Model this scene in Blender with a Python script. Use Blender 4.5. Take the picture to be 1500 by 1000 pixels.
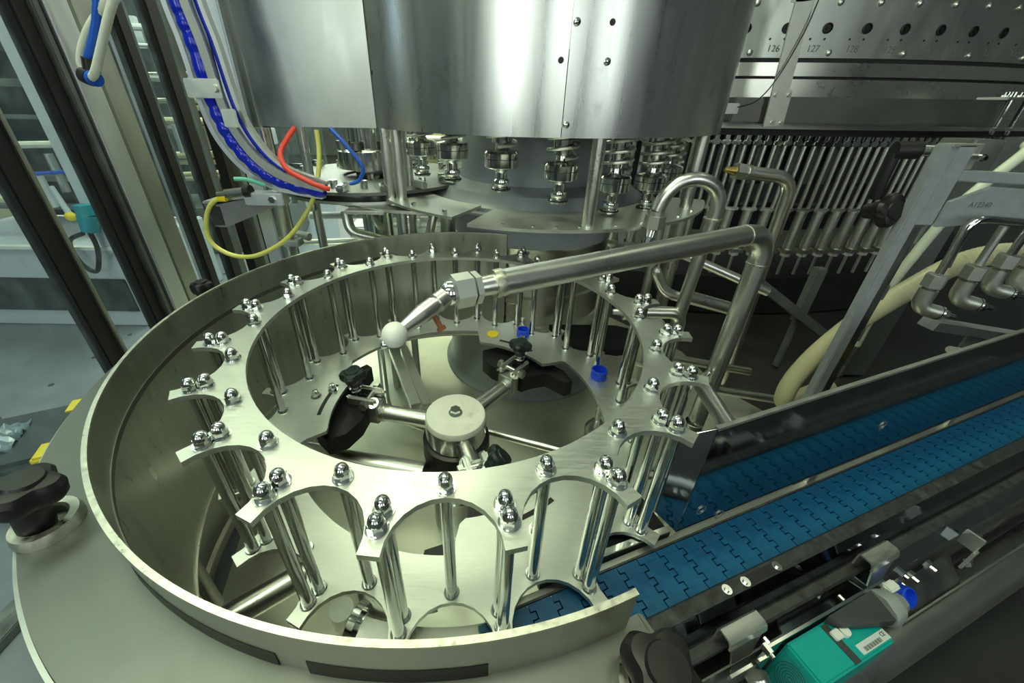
import bpy, bmesh, math, random
from mathutils import Vector, Matrix
random.seed(7)
pi = math.pi
R = math.radians
for o in list(bpy.data.objects):
    bpy.data.objects.remove(o)
scene = bpy.context.scene
COL = scene.collection

# ------------------------------------------------------------------ camera
cam_d = bpy.data.cameras.new('camera')
cam = bpy.data.objects.new('camera', cam_d)
COL.objects.link(cam)
cam_d.sensor_width = 36.0
cam_d.lens = 13.494
cam_d.shift_x = 0.02457
cam_d.shift_y = -0.02505
cam_d.clip_start = 0.01
_p, _r = 0.50419, 0.01552
_fw = Vector((0, math.cos(_p), -math.sin(_p)))
_x = Vector((1, 0, 0))
_u = _x.cross(_fw)
_rt = _x * math.cos(_r) + _u * math.sin(_r)
_up = _rt.cross(_fw)
_m = Matrix((( _rt.x, _up.x, -_fw.x, 0.0583), (_rt.y, _up.y, -_fw.y, -0.5653), (_rt.z, _up.z, -_fw.z, 0.3253), (0, 0, 0, 1)))
cam.matrix_world = _m
scene.camera = cam

# ------------------------------------------------------------------ world, exposure
world = bpy.data.worlds.new('hall_air')
scene.world = world
world.use_nodes = True
world.node_tree.nodes['Background'].inputs[0].default_value = (0.55, 0.70, 0.74, 1)
world.node_tree.nodes['Background'].inputs[1].default_value = 0.03
vs = scene.view_settings
vs.view_transform = 'Standard'
vs.look = 'None'
vs.exposure = 0.8
vs.gamma = 1.0
vs.use_curve_mapping = False

# ------------------------------------------------------------------ hall lighting (ceiling luminaires)
LAMPS = [(-1.15, 0.2, 1.75, 0.5, 1.2, 10), (-0.1, -0.35, 2.1, 1.5, 0.35, 12), (0.1, 1.5, 2.2, 1.6, 0.5, 26),
         (-2.6, 1.9, 2.2, 1.6, 0.5, 14), (1.9, 0.4, 2.3, 0.4, 1.2, 1.2), (-0.9, -1.7, 2.1, 1.4, 0.4, 7), (-0.95, 1.95, 1.75, 1.1, 1.0, 36), (-3.0, 4.2, 2.2, 1.8, 0.5, 25)]
LCOL = (0.90, 1.0, 0.68)
for i, (x, y, z, sx, sy, e) in enumerate(LAMPS):
    ld = bpy.data.lights.new('luminaire_light', 'AREA')
    ld.shape = 'RECTANGLE'
    ld.size, ld.size_y = sx, sy
    ld.energy = e
    ld.color = LCOL
    lo = bpy.data.objects.new('luminaire_light', ld)
    COL.objects.link(lo)
    lo.location = (x, y, z - 0.012)

# ------------------------------------------------------------------ materials
def new_mat(name):
    m = bpy.data.materials.new(name)
    m.use_nodes = True
    nt = m.node_tree
    return m, nt, nt.nodes['Principled BSDF']

def mixcol(nt, fac, a, b):
    n = nt.nodes.new('ShaderNodeMix')
    n.data_type = 'RGBA'
    if fac is not None:
        nt.links.new(fac, n.inputs[0])
    for k, v in ((6, a), (7, b)):
        if hasattr(v, 'links') or hasattr(v, 'is_linked'):
            nt.links.new(v, n.inputs[k])
        else:
            n.inputs[k].default_value = (*v, 1)
    return n.outputs[2]

def noise(nt, scale, stretch=(1, 1, 1), detail=4, rough=0.6, coord='Object'):
    tc = nt.nodes.new('ShaderNodeTexCoord')
    mp = nt.nodes.new('ShaderNodeMapping')
    mp.inputs['Scale'].default_value = stretch
    nz = nt.nodes.new('ShaderNodeTexNoise')
    nz.inputs['Scale'].default_value = scale
    nz.inputs['Detail'].default_value = detail
    nz.inputs['Roughness'].default_value = rough
    nt.links.new(tc.outputs[coord], mp.inputs[0])
    nt.links.new(mp.outputs[0], nz.inputs['Vector'])
    return nz.outputs['Fac']

def ramp(nt, fac, stops):
    r = nt.nodes.new('ShaderNodeValToRGB')
    el = r.color_ramp.elements
    while len(el) < len(stops):
        el.new(0.5)
    for e, (p, c) in zip(el, stops):
        e.position = p
        e.color = (*c, 1) if len(c) == 3 else c
    nt.links.new(fac, r.inputs[0])
    return r.outputs[0]

def rng(nt, fac, a, b, lo=0.3, hi=0.7):
    n = nt.nodes.new('ShaderNodeMapRange')
    nt.links.new(fac, n.inputs[0])
    n.inputs[1].default_value, n.inputs[2].default_value = lo, hi
    n.inputs[3].default_value, n.inputs[4].default_value = a, b
    return n.outputs[0]

def metal(name, col, rough, var=0.08, stretch=(1, 1, 1), scale=30, colvar=0.12, bump=0.0, metallic=1.0, stain=None, stain_scale=9, blotch=0.0):
    m, nt, b = new_mat(name)
    b.inputs['Metallic'].default_value = metallic
    nz = noise(nt, scale, stretch)
    dark = tuple(c * (1 - colvar * 2) for c in col)
    c = mixcol(nt, rng(nt, nz, 0, 1), dark, col)
    if blotch:
        nb = noise(nt, 5.0, (1, 1, .5), 3, .55)
        c = mixcol(nt, rng(nt, nb, 0, blotch, .42, .62), c, tuple(min(1, q * 0.62) for q in col))
    if stain:
        ns = noise(nt, stain_scale, (1, 1, 1), 6, .65)
        c = mixcol(nt, rng(nt, ns, 0, .75, .58, .75), c, stain)
    nt.links.new(c, b.inputs['Base Color'])
    nt.links.new(rng(nt, nz, max(0.02, rough - var), rough + var), b.inputs['Roughness'])
    if bump:
        bp = nt.nodes.new('ShaderNodeBump')
        bp.inputs['Strength'].default_value = bump
        bp.inputs['Distance'].default_value = 0.002
        nt.links.new(nz, bp.inputs['Height'])
        nt.links.new(bp.outputs[0], b.inputs['Normal'])
    return m

def paint(name, col, rough=0.5, colvar=0.1, scale=14, bump=0.0, spec=0.5, stain=None):
    m = metal(name, col, rough, 0.06, (1, 1, 1), scale, colvar, bump, 0.0, stain)
    m.node_tree.nodes['Principled BSDF'].inputs['Specular IOR Level'].default_value = spec
    return m

M = {}
M['plate'] = metal('satin_stainless_plate', (0.76, 0.78, 0.72), 0.42, 0.07, (1, 6, 1), 55, 0.05, 0.05)
M['polish'] = metal('polished_stainless', (0.80, 0.82, 0.80), 0.13, 0.04, (1, 1, 1), 40, 0.04)
M['rod'] = metal('ground_stainless_rod', (0.68, 0.70, 0.68), 0.15, 0.05, (1, 1, 6), 60, 0.06)
M['pipe'] = metal('brushed_stainless_pipe', (0.78, 0.79, 0.74), 0.3, 0.05, (1, 1, 1), 9, 0.05)
M['dull'] = metal('dull_stainless', (0.62, 0.64, 0.61), 0.42, 0.06, (1, 1, 1), 14, 0.07)
M['dark_steel'] = metal('dark_worn_steel', (0.28, 0.29, 0.28), 0.45, 0.1, (1, 1, 1), 18, 0.15, 0.05)
M['wall'] = metal('rolled_stainless_wall', (0.62, 0.64, 0.58), 0.34, 0.08, (1, 1, .25), 40, 0.1, 0.03, stain=(0.50, 0.51, 0.44), stain_scale=4)
M['deck'] = metal('worn_satin_deck', (0.21, 0.22, 0.205), 0.48, 0.08, (1, 1, 1), 12, 0.08, 0.05, stain=(0.175, 0.185, 0.17), stain_scale=5)
M['drum'] = metal('rolled_sheet_cover', (0.80, 0.82, 0.81), 0.30, 0.05, (5, 5, .4), 6, 0.07, 0.0, stain=(0.44, 0.42, 0.40), stain_scale=11)  # upright colour streaks imitate brushed reflections; stain adds brownish spots
M['panel'] = metal('flat_sheet_cover', (0.52, 0.55, 0.52), 0.36, 0.08, (2, 2, .8), 7, 0.14, 0.0, stain=(0.50, 0.50, 0.48), stain_scale=10)
M['basin'] = metal('bright_basin_floor', (0.84, 0.86, 0.72), 0.36, 0.05, (1, 1, 1), 6, 0.06, 0.03, 0.8, stain=(0.55, 0.56, 0.46), stain_scale=5)
M['cover'] = metal('satin_cover_panel', (0.58, 0.61, 0.58), 0.42, 0.07, (1, 1, .4), 16, 0.08, 0.02, stain=(0.40, 0.40, 0.36), stain_scale=6)
M['reflection_dark'] = metal('dark_reflection_tone', (0.035, 0.037, 0.04), 0.35, 0.05, (1, 1, 1), 10, 0.1)
M['mirror'] = metal('mirror_sheet', (0.34, 0.37, 0.40), 0.07, 0.03, (1, 1, 1), 14, 0.12, 0.015)
M['grey_paint'] = paint('grey_painted_column', (0.33, 0.36, 0.39), 0.42, 0.08)
M['blue_grey'] = paint('blue_grey_coated_frame', (0.32, 0.34, 0.38), 0.45, 0.08, 60)
M['black'] = paint('black_plastic', (0.012, 0.013, 0.014), 0.42, 0.2, 30, 0.05, 0.4)
M['black_green'] = paint('worn_black_knob', (0.022, 0.034, 0.033), 0.42, 0.25, 30, 0.05, 0.5, stain=(0.10, 0.13, 0.13))
M['rubber'] = paint('black_gasket', (0.010, 0.010, 0.010), 0.55, 0.2, 30)
M['white'] = paint('white_plastic', (0.80, 0.82, 0.77), 0.45, 0.05)
M['cap_white'] = paint('stained_white_hub_cap', (0.86, 0.86, 0.78), 0.5, 0.06, 30, 0, 0.4, stain=(0.55, 0.42, 0.25))
for _n in M['cap_white'].node_tree.nodes:
    if _n.type == 'TEX_NOISE' and abs(_n.inputs['Scale'].default_value - 9) < .01:
        _n.inputs['Scale'].default_value = 22
M['blue_cap'] = paint('blue_bottle_cap', (0.012, 0.07, 0.72), 0.3, 0.05)
M['yellow'] = paint('yellow_plastic', (0.80, 0.60, 0.02), 0.4, 0.05)
M['rail_black'] = paint('worn_black_rail', (0.065, 0.07, 0.068), 0.42, 0.35, 70, 0.15, 0.6, stain=(0.2, 0.21, 0.2))
M['teal'] = paint('teal_sensor_housing', (0.0, 0.36, 0.33), 0.38, 0.06)
M['teal_shaded'] = paint('teal_shaded_side', (0.0, 0.30, 0.28), 0.5, 0.06)
M['grey_plastic'] = paint('grey_plastic', (0.33, 0.35, 0.35), 0.5, 0.08)
M['dark_plastic'] = paint('charcoal_plastic', (0.05, 0.055, 0.055), 0.5, 0.15)
M['label'] = paint('printed_label', (0.62, 0.70, 0.68), 0.5, 0.04)
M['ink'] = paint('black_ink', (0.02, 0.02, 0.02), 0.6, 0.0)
M['engrave'] = paint('engraved_grey', (0.17, 0.18, 0.18), 0.6, 0.0)
M['hose_cream'] = paint('cream_hose', (0.66, 0.62, 0.40), 0.38, 0.06)
M['hose_white'] = paint('translucent_white_tube', (0.70, 0.74, 0.62), 0.25, 0.05)
M['hose_yellow'] = paint('yellow_tube', (0.70, 0.68, 0.16), 0.3, 0.05)
M['hose_red'] = paint('red_tube', (0.75, 0.05, 0.03), 0.3, 0.05)
M['hose_blue'] = paint('blue_tube', (0.01, 0.10, 0.55), 0.3, 0.05)
M['hose_teal'] = paint('mint_tube', (0.15, 0.55, 0.42), 0.35, 0.05)
M['blue_corr'] = paint('glossy_blue_hose', (0.006, 0.022, 0.50), 0.18, 0.05)
M['rust'] = paint('rusty_bolt', (0.26, 0.10, 0.03), 0.7, 0.2, 60, 0.2)
M['brass'] = metal('brass_nozzle', (0.55, 0.40, 0.14), 0.35, 0.08)
M['weld'] = metal('bright_weld', (0.72, 0.72, 0.62), 0.4, 0.15, (1, 1, 1), 150, 0.1, 0.12)
M['hall_white'] = paint('white_enamel', (0.55, 0.60, 0.64), 0.5, 0.05)
M['hall_cream'] = paint('cream_enamel', (0.60, 0.60, 0.40), 0.5, 0.08)
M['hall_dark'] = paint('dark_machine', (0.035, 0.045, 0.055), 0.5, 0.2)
M['hall_grey'] = paint('grey_machine', (0.16, 0.18, 0.18), 0.5, 0.15)
M['lamp_body'] = paint('white_lamp_housing', (0.7, 0.7, 0.7), 0.5, 0.02)
M['profile'] = metal('anodised_profile', (0.50, 0.51, 0.46), 0.42, 0.06, (1, 1, .2), 40, 0.05)
M['profile_light'] = metal('bright_anodised_profile', (0.74, 0.76, 0.78), 0.42, 0.06, (1, 1, .2), 40, 0.05)

def glass_mat():
    m, nt, b = new_mat('dusty_clear_panel')
    b.inputs['Base Color'].default_value = (0.75, 0.85, 0.92, 1)
    b.inputs['Roughness'].default_value = 0.08
    b.inputs['IOR'].default_value = 1.3
    tr = nt.nodes.new('ShaderNodeBsdfTransparent')
    tr.inputs[0].default_value = (0.86, 0.92, 0.96, 1)
    mx = nt.nodes.new('ShaderNodeMixShader')
    nz = noise(nt, 22, (1, 1, .6), 6, .7)
    nt.links.new(rng(nt, nz, 0.03, 0.14, .45, .75), mx.inputs[0])
    nt.links.new(tr.outputs[0], mx.inputs[1])
    nt.links.new(b.outputs[0], mx.inputs[2])
    nt.links.new(mx.outputs[0], nt.nodes['Material Output'].inputs[0])
    return m
M['glass'] = glass_mat()
M['bag'] = paint('crumpled_clear_bag', (.20, .27, .33), .15, .3, 30, .3, .8)

def emit_mat(name, col, s):
    m, nt, b = new_mat(name)
    b.inputs['Base Color'].default_value = (*col, 1)
    b.inputs['Emission Color'].default_value = (*col, 1)
    b.inputs['Emission Strength'].default_value = s
    return m
M['pane_glow'] = emit_mat('bright_added_pane', (0.92, 1.0, 0.93), 2.7)
M['pane_glow_dim'] = emit_mat('dim_added_pane', (0.80, 0.95, 1.0), 1.2)

def belt_mat():
    m, nt, b = new_mat('blue_belt_plastic')
    n1 = noise(nt, 18, (1, 1, 1), 5, .6)
    n2 = noise(nt, 120, (1, 1, 1), 3, .6)
    c = mixcol(nt, rng(nt, n1, 0, 1), (0.002, 0.055, 0.16), (0.004, 0.12, 0.26))
    c = mixcol(nt, rng(nt, n2, 0, .35, .55, .8), c, (0.02, 0.22, 0.36))
    nt.links.new(c, b.inputs['Base Color'])
    nt.links.new(rng(nt, n1, .32, .5), b.inputs['Roughness'])
    return m
M['belt'] = belt_mat()

def floor_mat():
    m, nt, b = new_mat('wet_steel_floor')
    n1 = noise(nt, 3.5, (1, 1, 1), 6, .6)
    n2 = noise(nt, 40, (1, 1, 1), 4, .6)
    c = mixcol(nt, rng(nt, n1, 0, 1), (0.40, 0.43, 0.40), (0.56, 0.58, 0.52))
    c = mixcol(nt, rng(nt, n2, 0, .35), c, (0.34, 0.35, 0.30))
    nt.links.new(c, b.inputs['Base Color'])
    b.inputs['Metallic'].default_value = 0.75
    nt.links.new(rng(nt, n1, .38, .5), b.inputs['Roughness'])
    return m
M['floor'] = floor_mat()
M['floor_dark'] = paint('dark_green_floor', (0.045, 0.050, 0.046), 0.45, 0.2, 6)
M['walkway'] = metal('blue_grey_walkway', (0.22, 0.25, 0.28), 0.5, 0.08, (1, 1, 1), 7, 0.15, 0.02, 0.3)

# ------------------------------------------------------------------ mesh helpers
def basis(d):
    d = Vector(d).normalized()
    a = Vector((0, 0, 1)) if abs(d.z) < 0.95 else Vector((1, 0, 0))
    x = a.cross(d).normalized()
    y = d.cross(x)
    return x, y, d

class MB:
    def __init__(self):
        self.v, self.f = [], []
    def add(self, vs, fs):
        o = len(self.v)
        self.v += [tuple(p) for p in vs]
        self.f += [tuple(i + o for i in q) for q in fs]
        return self
    def box(self, c, s, rz=0, bev=0.0, rot=None):
        c = Vector(c)
        m = rot if rot is not None else Matrix.Rotation(rz, 3, 'Z')
        hx, hy, hz = (q / 2 for q in s)
        b = min(bev, hx * .9, hy * .9, hz * .9)
        if b <= 0:
            vs = [c + m @ Vector((x * hx, y * hy, z * hz)) for z in (-1, 1) for y in (-1, 1) for x in (-1, 1)]
            return self.add(vs, [(0, 2, 3, 1), (4, 5, 7, 6), (0, 1, 5, 4), (2, 6, 7, 3), (0, 4, 6, 2), (1, 3, 7, 5)])
        bm = bmesh.new()
        bmesh.ops.create_cube(bm, size=1)
        for q in bm.verts:
            q.co = Vector((q.co.x * 2 * hx, q.co.y * 2 * hy, q.co.z * 2 * hz))
        bmesh.ops.bevel(bm, geom=bm.edges[:], offset=b, segments=2, affect='EDGES')
        bm.verts.index_update()
        vs = [c + m @ q.co for q in bm.verts]
        fs = [[q.index for q in f.verts] for f in bm.faces]
        bm.free()
        return self.add(vs, fs)
    def cyl(self, p0, p1, r0, r1=None, n=16, caps=True):
        p0, p1 = Vector(p0), Vector(p1)
        r1 = r0 if r1 is None else r1
        x, y, d = basis(p1 - p0)
        vs = []
        for p, r in ((p0, r0), (p1, r1)):
            for i in range(n):
                a = 2 * pi * i / n
                vs.append(p + x * (r * math.cos(a)) + y * (r * math.sin(a)))
        fs = [(i, (i + 1) % n, n + (i + 1) % n, n + i) for i in range(n)]
        if caps:
            fs += [tuple(range(n - 1, -1, -1)), tuple(range(n, 2 * n))]
        return self.add(vs, fs)
    def lathe(self, prof, n=32, c=(0, 0, 0), axis=(0, 0, 1), a0=0.0, a1=2 * pi):
        """prof: list of (r, h) along the axis"""
        c = Vector(c)
        x, y, d = basis(axis)
        if abs(Vector(axis).normalized().z) > 0.999:
            x, y, d = Vector((1, 0, 0)), Vector((0, 1, 0)), Vector((0, 0, 1))
        full = abs(a1 - a0) > 2 * pi - 1e-4
        k = n if full else n + 1
        vs = []
        for r, h in prof:
            for i in range(k):
                a = a0 + (a1 - a0) * i / n
                vs.append(c + d * h + x * (r * math.cos(a)) + y * (r * math.sin(a)))
        fs = []
        for j in range(len(prof) - 1):
            for i in range(n):
                i2 = (i + 1) % k
                fs.append((j * k + i, j * k + i2, (j + 1) * k + i2, (j + 1) * k + i))
        if full:
            if prof[0][0] > 1e-6:
                fs.append(tuple(range(n - 1, -1, -1)))
            if prof[-1][0] > 1e-6:
                fs.append(tuple((len(prof) - 1) * k + i for i in range(n)))
        return self.add(vs, fs)
    def ring(self, prof, n=64, c=(0, 0, 0), a0=0.0, a1=2 * pi, ends=True):
        """closed (r,z) profile swept round z"""
        c = Vector(c)
        full = abs(a1 - a0) > 2 * pi - 1e-4
        k = n if full else n + 1
        q = len(prof)
        vs = []
        for i in range(k):
            a = a0 + (a1 - a0) * i / n
            for r, z in prof:
                vs.append(c + Vector((r * math.cos(a), r * math.sin(a), z)))
        fs = []
        for i in range(n):
            i2 = (i + 1) % k
            for j in range(q):
                j2 = (j + 1) % q
                fs.append((i * q + j, i2 * q + j, i2 * q + j2, i * q + j2))
        if not full and ends:
            fs += [tuple(range(q)), tuple(n * q + j for j in range(q - 1, -1, -1))]
        return self.add(vs, fs)
    def tube(self, path, r, n=12, caps=True, sub=0, radii=None):
        P = [Vector(p) for p in path]
        if sub:
            P = smooth_path(P, sub)
        k = len(P)
        T = []
        for i in range(k):
            a = P[max(i - 1, 0)]
            b = P[min(i + 1, k - 1)]
            T.append((b - a).normalized())
        x, y, d = basis(T[0])
        vs = []
        for i in range(k):
            if i:
                q = T[i - 1].rotation_difference(T[i])
                x = q @ x
            y = T[i].cross(x).normalized()
            x = y.cross(T[i]).normalized()
            rr = radii(i / (k - 1)) if radii else r
            for j in range(n):
                a = 2 * pi * j / n
                vs.append(P[i] + x * (rr * math.cos(a)) + y * (rr * math.sin(a)))
        fs = []
        for i in range(k - 1):
            for j in range(n):
                j2 = (j + 1) % n
                fs.append((i * n + j, i * n + j2, (i + 1) * n + j2, (i + 1) * n + j))
        if caps:
            fs += [tuple(range(n - 1, -1, -1)), tuple((k - 1) * n + j for j in range(n))]
        return self.add(vs, fs)
    def prism(self, pts, z0, z1):
        n = len(pts)
        vs = [(p[0], p[1], z0) for p in pts] + [(p[0], p[1], z1) for p in pts]
        fs = [(i, (i + 1) % n, n + (i + 1) % n, n + i) for i in range(n)]
        fs += [tuple(range(n - 1, -1, -1)), tuple(range(n, 2 * n))]
        return self.add(vs, fs)
    def strip(self, outer, inner, z0, z1, ch=0.0, closed=True):
        """plate between two loops of equal length"""
        n = len(outer)
        vs = []
        for lp, z in ((outer, z0), (outer, z1), (inner, z1), (inner, z0)):
            vs += [(p[0], p[1], z) for p in lp]
        fs = []
        m = n if closed else n - 1
        for i in range(m):
            j = (i + 1) % n
            for a, b in ((0, 1), (1, 2), (2, 3), (3, 0)):
                fs.append((a * n + i, a * n + j, b * n + j, b * n + i))
        if not closed:
            fs += [(0, n, 2 * n, 3 * n), (n - 1, 4 * n - 1, 3 * n - 1, 2 * n - 1)]
        return self.add(vs, fs)
    def sphere(self, c, r, n=16, m=10, sc=(1, 1, 1)):
        c = Vector(c)
        vs = [c + Vector((0, 0, r * sc[2]))]
        for j in range(1, m):
            t = pi * j / m
            for i in range(n):
                a = 2 * pi * i / n
                vs.append(c + Vector((r * sc[0] * math.sin(t) * math.cos(a), r * sc[1] * math.sin(t) * math.sin(a), r * sc[2] * math.cos(t))))
        vs.append(c - Vector((0, 0, r * sc[2])))
        fs = [(0, 1 + i, 1 + (i + 1) % n) for i in range(n)]
        for j in range(m - 2):
            for i in range(n):
                a = 1 + j * n
                fs.append((a + i, a + n + i, a + n + (i + 1) % n, a + (i + 1) % n))
        L = len(vs) - 1
        a = 1 + (m - 2) * n
        fs += [(a + i, L, a + (i + 1) % n) for i in range(n)]
        return self.add(vs, fs)
    def mesh(self, name, mat, ang=35):
        me = bpy.data.meshes.new(name)
        me.from_pydata(self.v, [], self.f)
        me.validate()
        bm = bmesh.new()
        bm.from_mesh(me)
        bmesh.ops.recalc_face_normals(bm, faces=bm.faces[:])
        bm.to_mesh(me)
        bm.free()
        me.shade_smooth()
        me.set_sharp_from_angle(angle=R(ang))
        me.materials.append(M[mat])
        return me
    def build(self, name, mat, parent=None, ang=35):
        return link(name, self.mesh(name, mat, ang), parent)

def link(name, data, parent=None, loc=None, rot=None):
    o = bpy.data.objects.new(name, data)
    COL.objects.link(o)
    if parent is not None:
        o.parent = parent
    if loc is not None:
        o.location = loc
    if rot is not None:
        o.rotation_euler = rot
    return o

def smooth_path(P, sub):
    P = [Vector(p) for p in P]
    out = []
    for i in range(len(P) - 1):
        p0, p1, p2, p3 = P[max(i - 1, 0)], P[i], P[i + 1], P[min(i + 2, len(P) - 1)]
        for j in range(sub):
            t = j / sub
            out.append(0.5 * ((2 * p1) + (p2 - p0) * t + (2 * p0 - 5 * p1 + 4 * p2 - p3) * t * t + (3 * p1 - p0 - 3 * p2 + p3) * t ** 3))
    out.append(P[-1])
    return out

def fillet(P, r, seg=8):
    """polyline with rounded corners"""
    P = [Vector(p) for p in P]
    out = [P[0]]
    for i in range(1, len(P) - 1):
        a, b, c = P[i - 1], P[i], P[i + 1]
        d1, d2 = (a - b), (c - b)
        t = min(r, d1.length * .49, d2.length * .49)
        s, e = b + d1.normalized() * t, b + d2.normalized() * t
        for j in range(seg + 1):
            u = j / seg
            out.append(s * (1 - u) ** 2 + b * (2 * u * (1 - u)) + e * u * u)
    out.append(P[-1])
    return out

def tag(o, label=None, cat=None, group=None, kind=None):
    if label: o['label'] = label
    if cat: o['category'] = cat
    if group: o['group'] = group
    if kind: o['kind'] = kind
    return o

def thing(name, label, cat, loc=(0, 0, 0), rz=0.0, group=None):
    o = bpy.data.objects.new(name, None)
    o.empty_display_size = 0.05
    COL.objects.link(o)
    o.location = loc
    o.rotation_euler = (0, 0, rz)
    return tag(o, label, cat, group)

def pol(r, deg, z=None):
    p = (r * math.cos(R(deg)), r * math.sin(R(deg)))
    return p if z is None else (*p, z)

def text_mesh(name, s, size, mat, parent, mw, depth=0.0004):
    cu = bpy.data.curves.new(name, 'FONT')
    cu.body = s
    cu.size = size
    cu.extrude = depth
    cu.align_x = 'CENTER'
    cu.align_y = 'CENTER'
    t = bpy.data.objects.new(name, cu)
    COL.objects.link(t)
    dg = bpy.context.evaluated_depsgraph_get()
    me = bpy.data.meshes.new_from_object(t.evaluated_get(dg))
    bpy.data.objects.remove(t)
    me.materials.clear()
    me.materials.append(M[mat])
    me.transform(mw)
    return link(name, me, parent)

FLOOR = -0.52

# ================================================================== SETTING
fl = MB().box((0, 2.0, FLOOR - 0.03), (14, 14, 0.04)).build('floor', 'floor_dark')
tag(fl, 'dark green hall floor under the bottling line', 'floor', kind='structure')
bp = MB().prism([(-.80, .30), (-.50, .02), (-.43, -.25), (-.30, -.40), (-.10, -.49), (.10, -.49), (.26, -.42), (.60, -.15), (1.02, .26), (.86, .49), (.83, .70), (.60, 1.0), (.40, 1.5), (-.80, 1.5)], FLOOR - .012, FLOOR).build('floor_base_plate', 'basin')
tag(bp, 'grey steel base plate under the star wheel and capping column', 'base plate', kind='structure')
hf = MB().prism([(-.30, -1.6), (-.30, -.40), (-.43, -.25), (-.50, .02), (-.80, .30), (-.80, 3.2), (-4.0, 3.2), (-4.0, -1.6)], FLOOR - .012, FLOOR).build('floor_walkway', 'walkway')
tag(hf, 'blue grey riveted walkway floor beyond the clear panels', 'floor', kind='structure')
drain = MB()
for gx in range(4):
    for gy in range(12):
        drain.cyl((-0.62 - gx * .26, -0.36 + gy * .16, FLOOR), (-0.62 - gx * .26, -0.36 + gy * .16, FLOOR + .002), .008, n=10)
drain.build('floor_bolt', 'hall_dark', hf)['kind'] = 'stuff'
def hall_wall(name, c, s, mat='hall_grey'):
    o = MB().box(c, s).build(name, mat)
    tag(o, 'plain hall wall', 'wall', kind='structure')
    return o
wb = hall_wall('wall_back', (0, 7.0, 1.0), (14, 0.1, 3.1))
wl = hall_wall('wall_left', (-6.5, 2.0, 1.0), (0.1, 10, 3.1))
wr = hall_wall('wall_right', (5.0, 2.0, 1.0), (0.1, 10, 3.1))
wf = hall_wall('wall_front', (0, -3.6, 1.0), (14, 0.1, 3.1), 'hall_dark')
ce = MB().box((0, 2.0, 2.6), (14, 11.4, 0.1)).build('ceiling', 'hall_white')
tag(ce, 'pale hall ceiling above the machines', 'ceiling', kind='structure')
def window(n, c, w, h, axis='y', panes=3, mat='pane_glow'):  # windows added for their glow, to light the drum and streak its reflections
    root = bpy.data.objects.new('window_%d' % n, None)
    COL.objects.link(root)
    root.location = c
    tag(root, 'bright window added to the hall wall for its glow', 'window', kind='structure')
    if axis == 'y':
        MB().box((0, 0, 0), (w + .1, .06, h + .1)).build('window_frame', 'hall_dark', root)
    else:
        MB().box((0, 0, 0), (.06, w + .1, h + .1)).build('window_frame', 'hall_dark', root)
    for k in range(panes):
        u = -w / 2 + w * (k + .5) / panes
        pw = w / panes - .05
        if axis == 'y':
            MB().box((u, 0, 0), (pw, .09, h)).build('pane', mat, root)
        else:
            MB().box((0, u, 0), (.09, pw, h)).build('pane', mat, root)
window(1, (-1.6, -3.55, 1.2), 1.2, 1.7)
window(2, (0.45, -3.55, 1.2), 0.7, 1.7, panes=2)
window(3, (2.3, -3.55, 1.2), 0.8, 1.7, panes=2)
window(4, (-6.44, 1.5, 1.5), 2.2, 1.0, 'x', mat='pane_glow_dim')
window(5, (-6.44, 4.4, 1.5), 2.2, 1.0, 'x', mat='pane_glow_dim')
window(6, (-2.2, 6.95, 1.6), 2.6, 1.0)
window(7, (1.2, 6.95, 1.6), 2.2, 1.0)
for i, (x, y, z, sx, sy, e) in enumerate(LAMPS):
    near = ['left guard doors', 'star wheel', 'capping drum', 'neighbouring machine', 'conveyor', 'walkway', 'pipework behind the side panel', 'far hall corner'][i]
    t = thing('ceiling_luminaire', 'long white ceiling luminaire above the ' + near, 'lamp', (x, y, z), group='ceiling luminaires')
    MB().box((0, 0, .03), (sx + .06, sy + .06, .06), bev=.01).build('housing', 'lamp_body', t)
    for q in (-1, 1):
        MB().cyl((q * sx * .4, 0, .06), (q * sx * .4, 0, 2.55 - z), .006, n=8).build('hanger_rod', 'dull', t)

# ================================================================== GUARD TRAY (deck + round wall)
tray = thing('guard_tray', 'round stainless guard tray with tall curved wall around the star wheel', 'guard tray', (0, 0, -0.03))
ZO = 0.03            # children are given in world heights, the tray empty sits at the deck
def tb(mb, name, mat, parent=None, ang=35):
    o = mb.build(name, mat, parent or tray, ang)
    if parent is None:
        o.location.z = ZO
    return o
# deck ring: constant inner edge just inside the wall face
N = 150
A0, A1 = R(-66), R(-246)
outer, inner = [], []
for i in range(N + 1):
    a = A0 + (A1 - A0) * i / N
    d = (math.degrees(a) + 360) % 360
    ri = 0.449
    outer.append((0.515 * math.cos(a), 0.515 * math.sin(a)))
    inner.append((ri * math.cos(a), ri * math.sin(a)))
tb(MB().strip(outer, inner, -0.038, -0.030, closed=False), 'deck_plate', 'deck')
tb(MB().ring([(0.513, -0.03), (0.5155, -0.0325), (0.5155, -0.10), (0.5125, -0.10), (0.5125, -0.035)], 120, (0, 0, 0), A1, A0), 'deck_rim', 'deck')
# deck corner beside the conveyor
tb(MB().prism([pol(.449, -66.05), pol(.515, -66.05), (0.214, -0.468), (0.199, -0.438), (0.186, -0.411)], -0.038, -0.030), 'deck_corner', 'deck')
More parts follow.
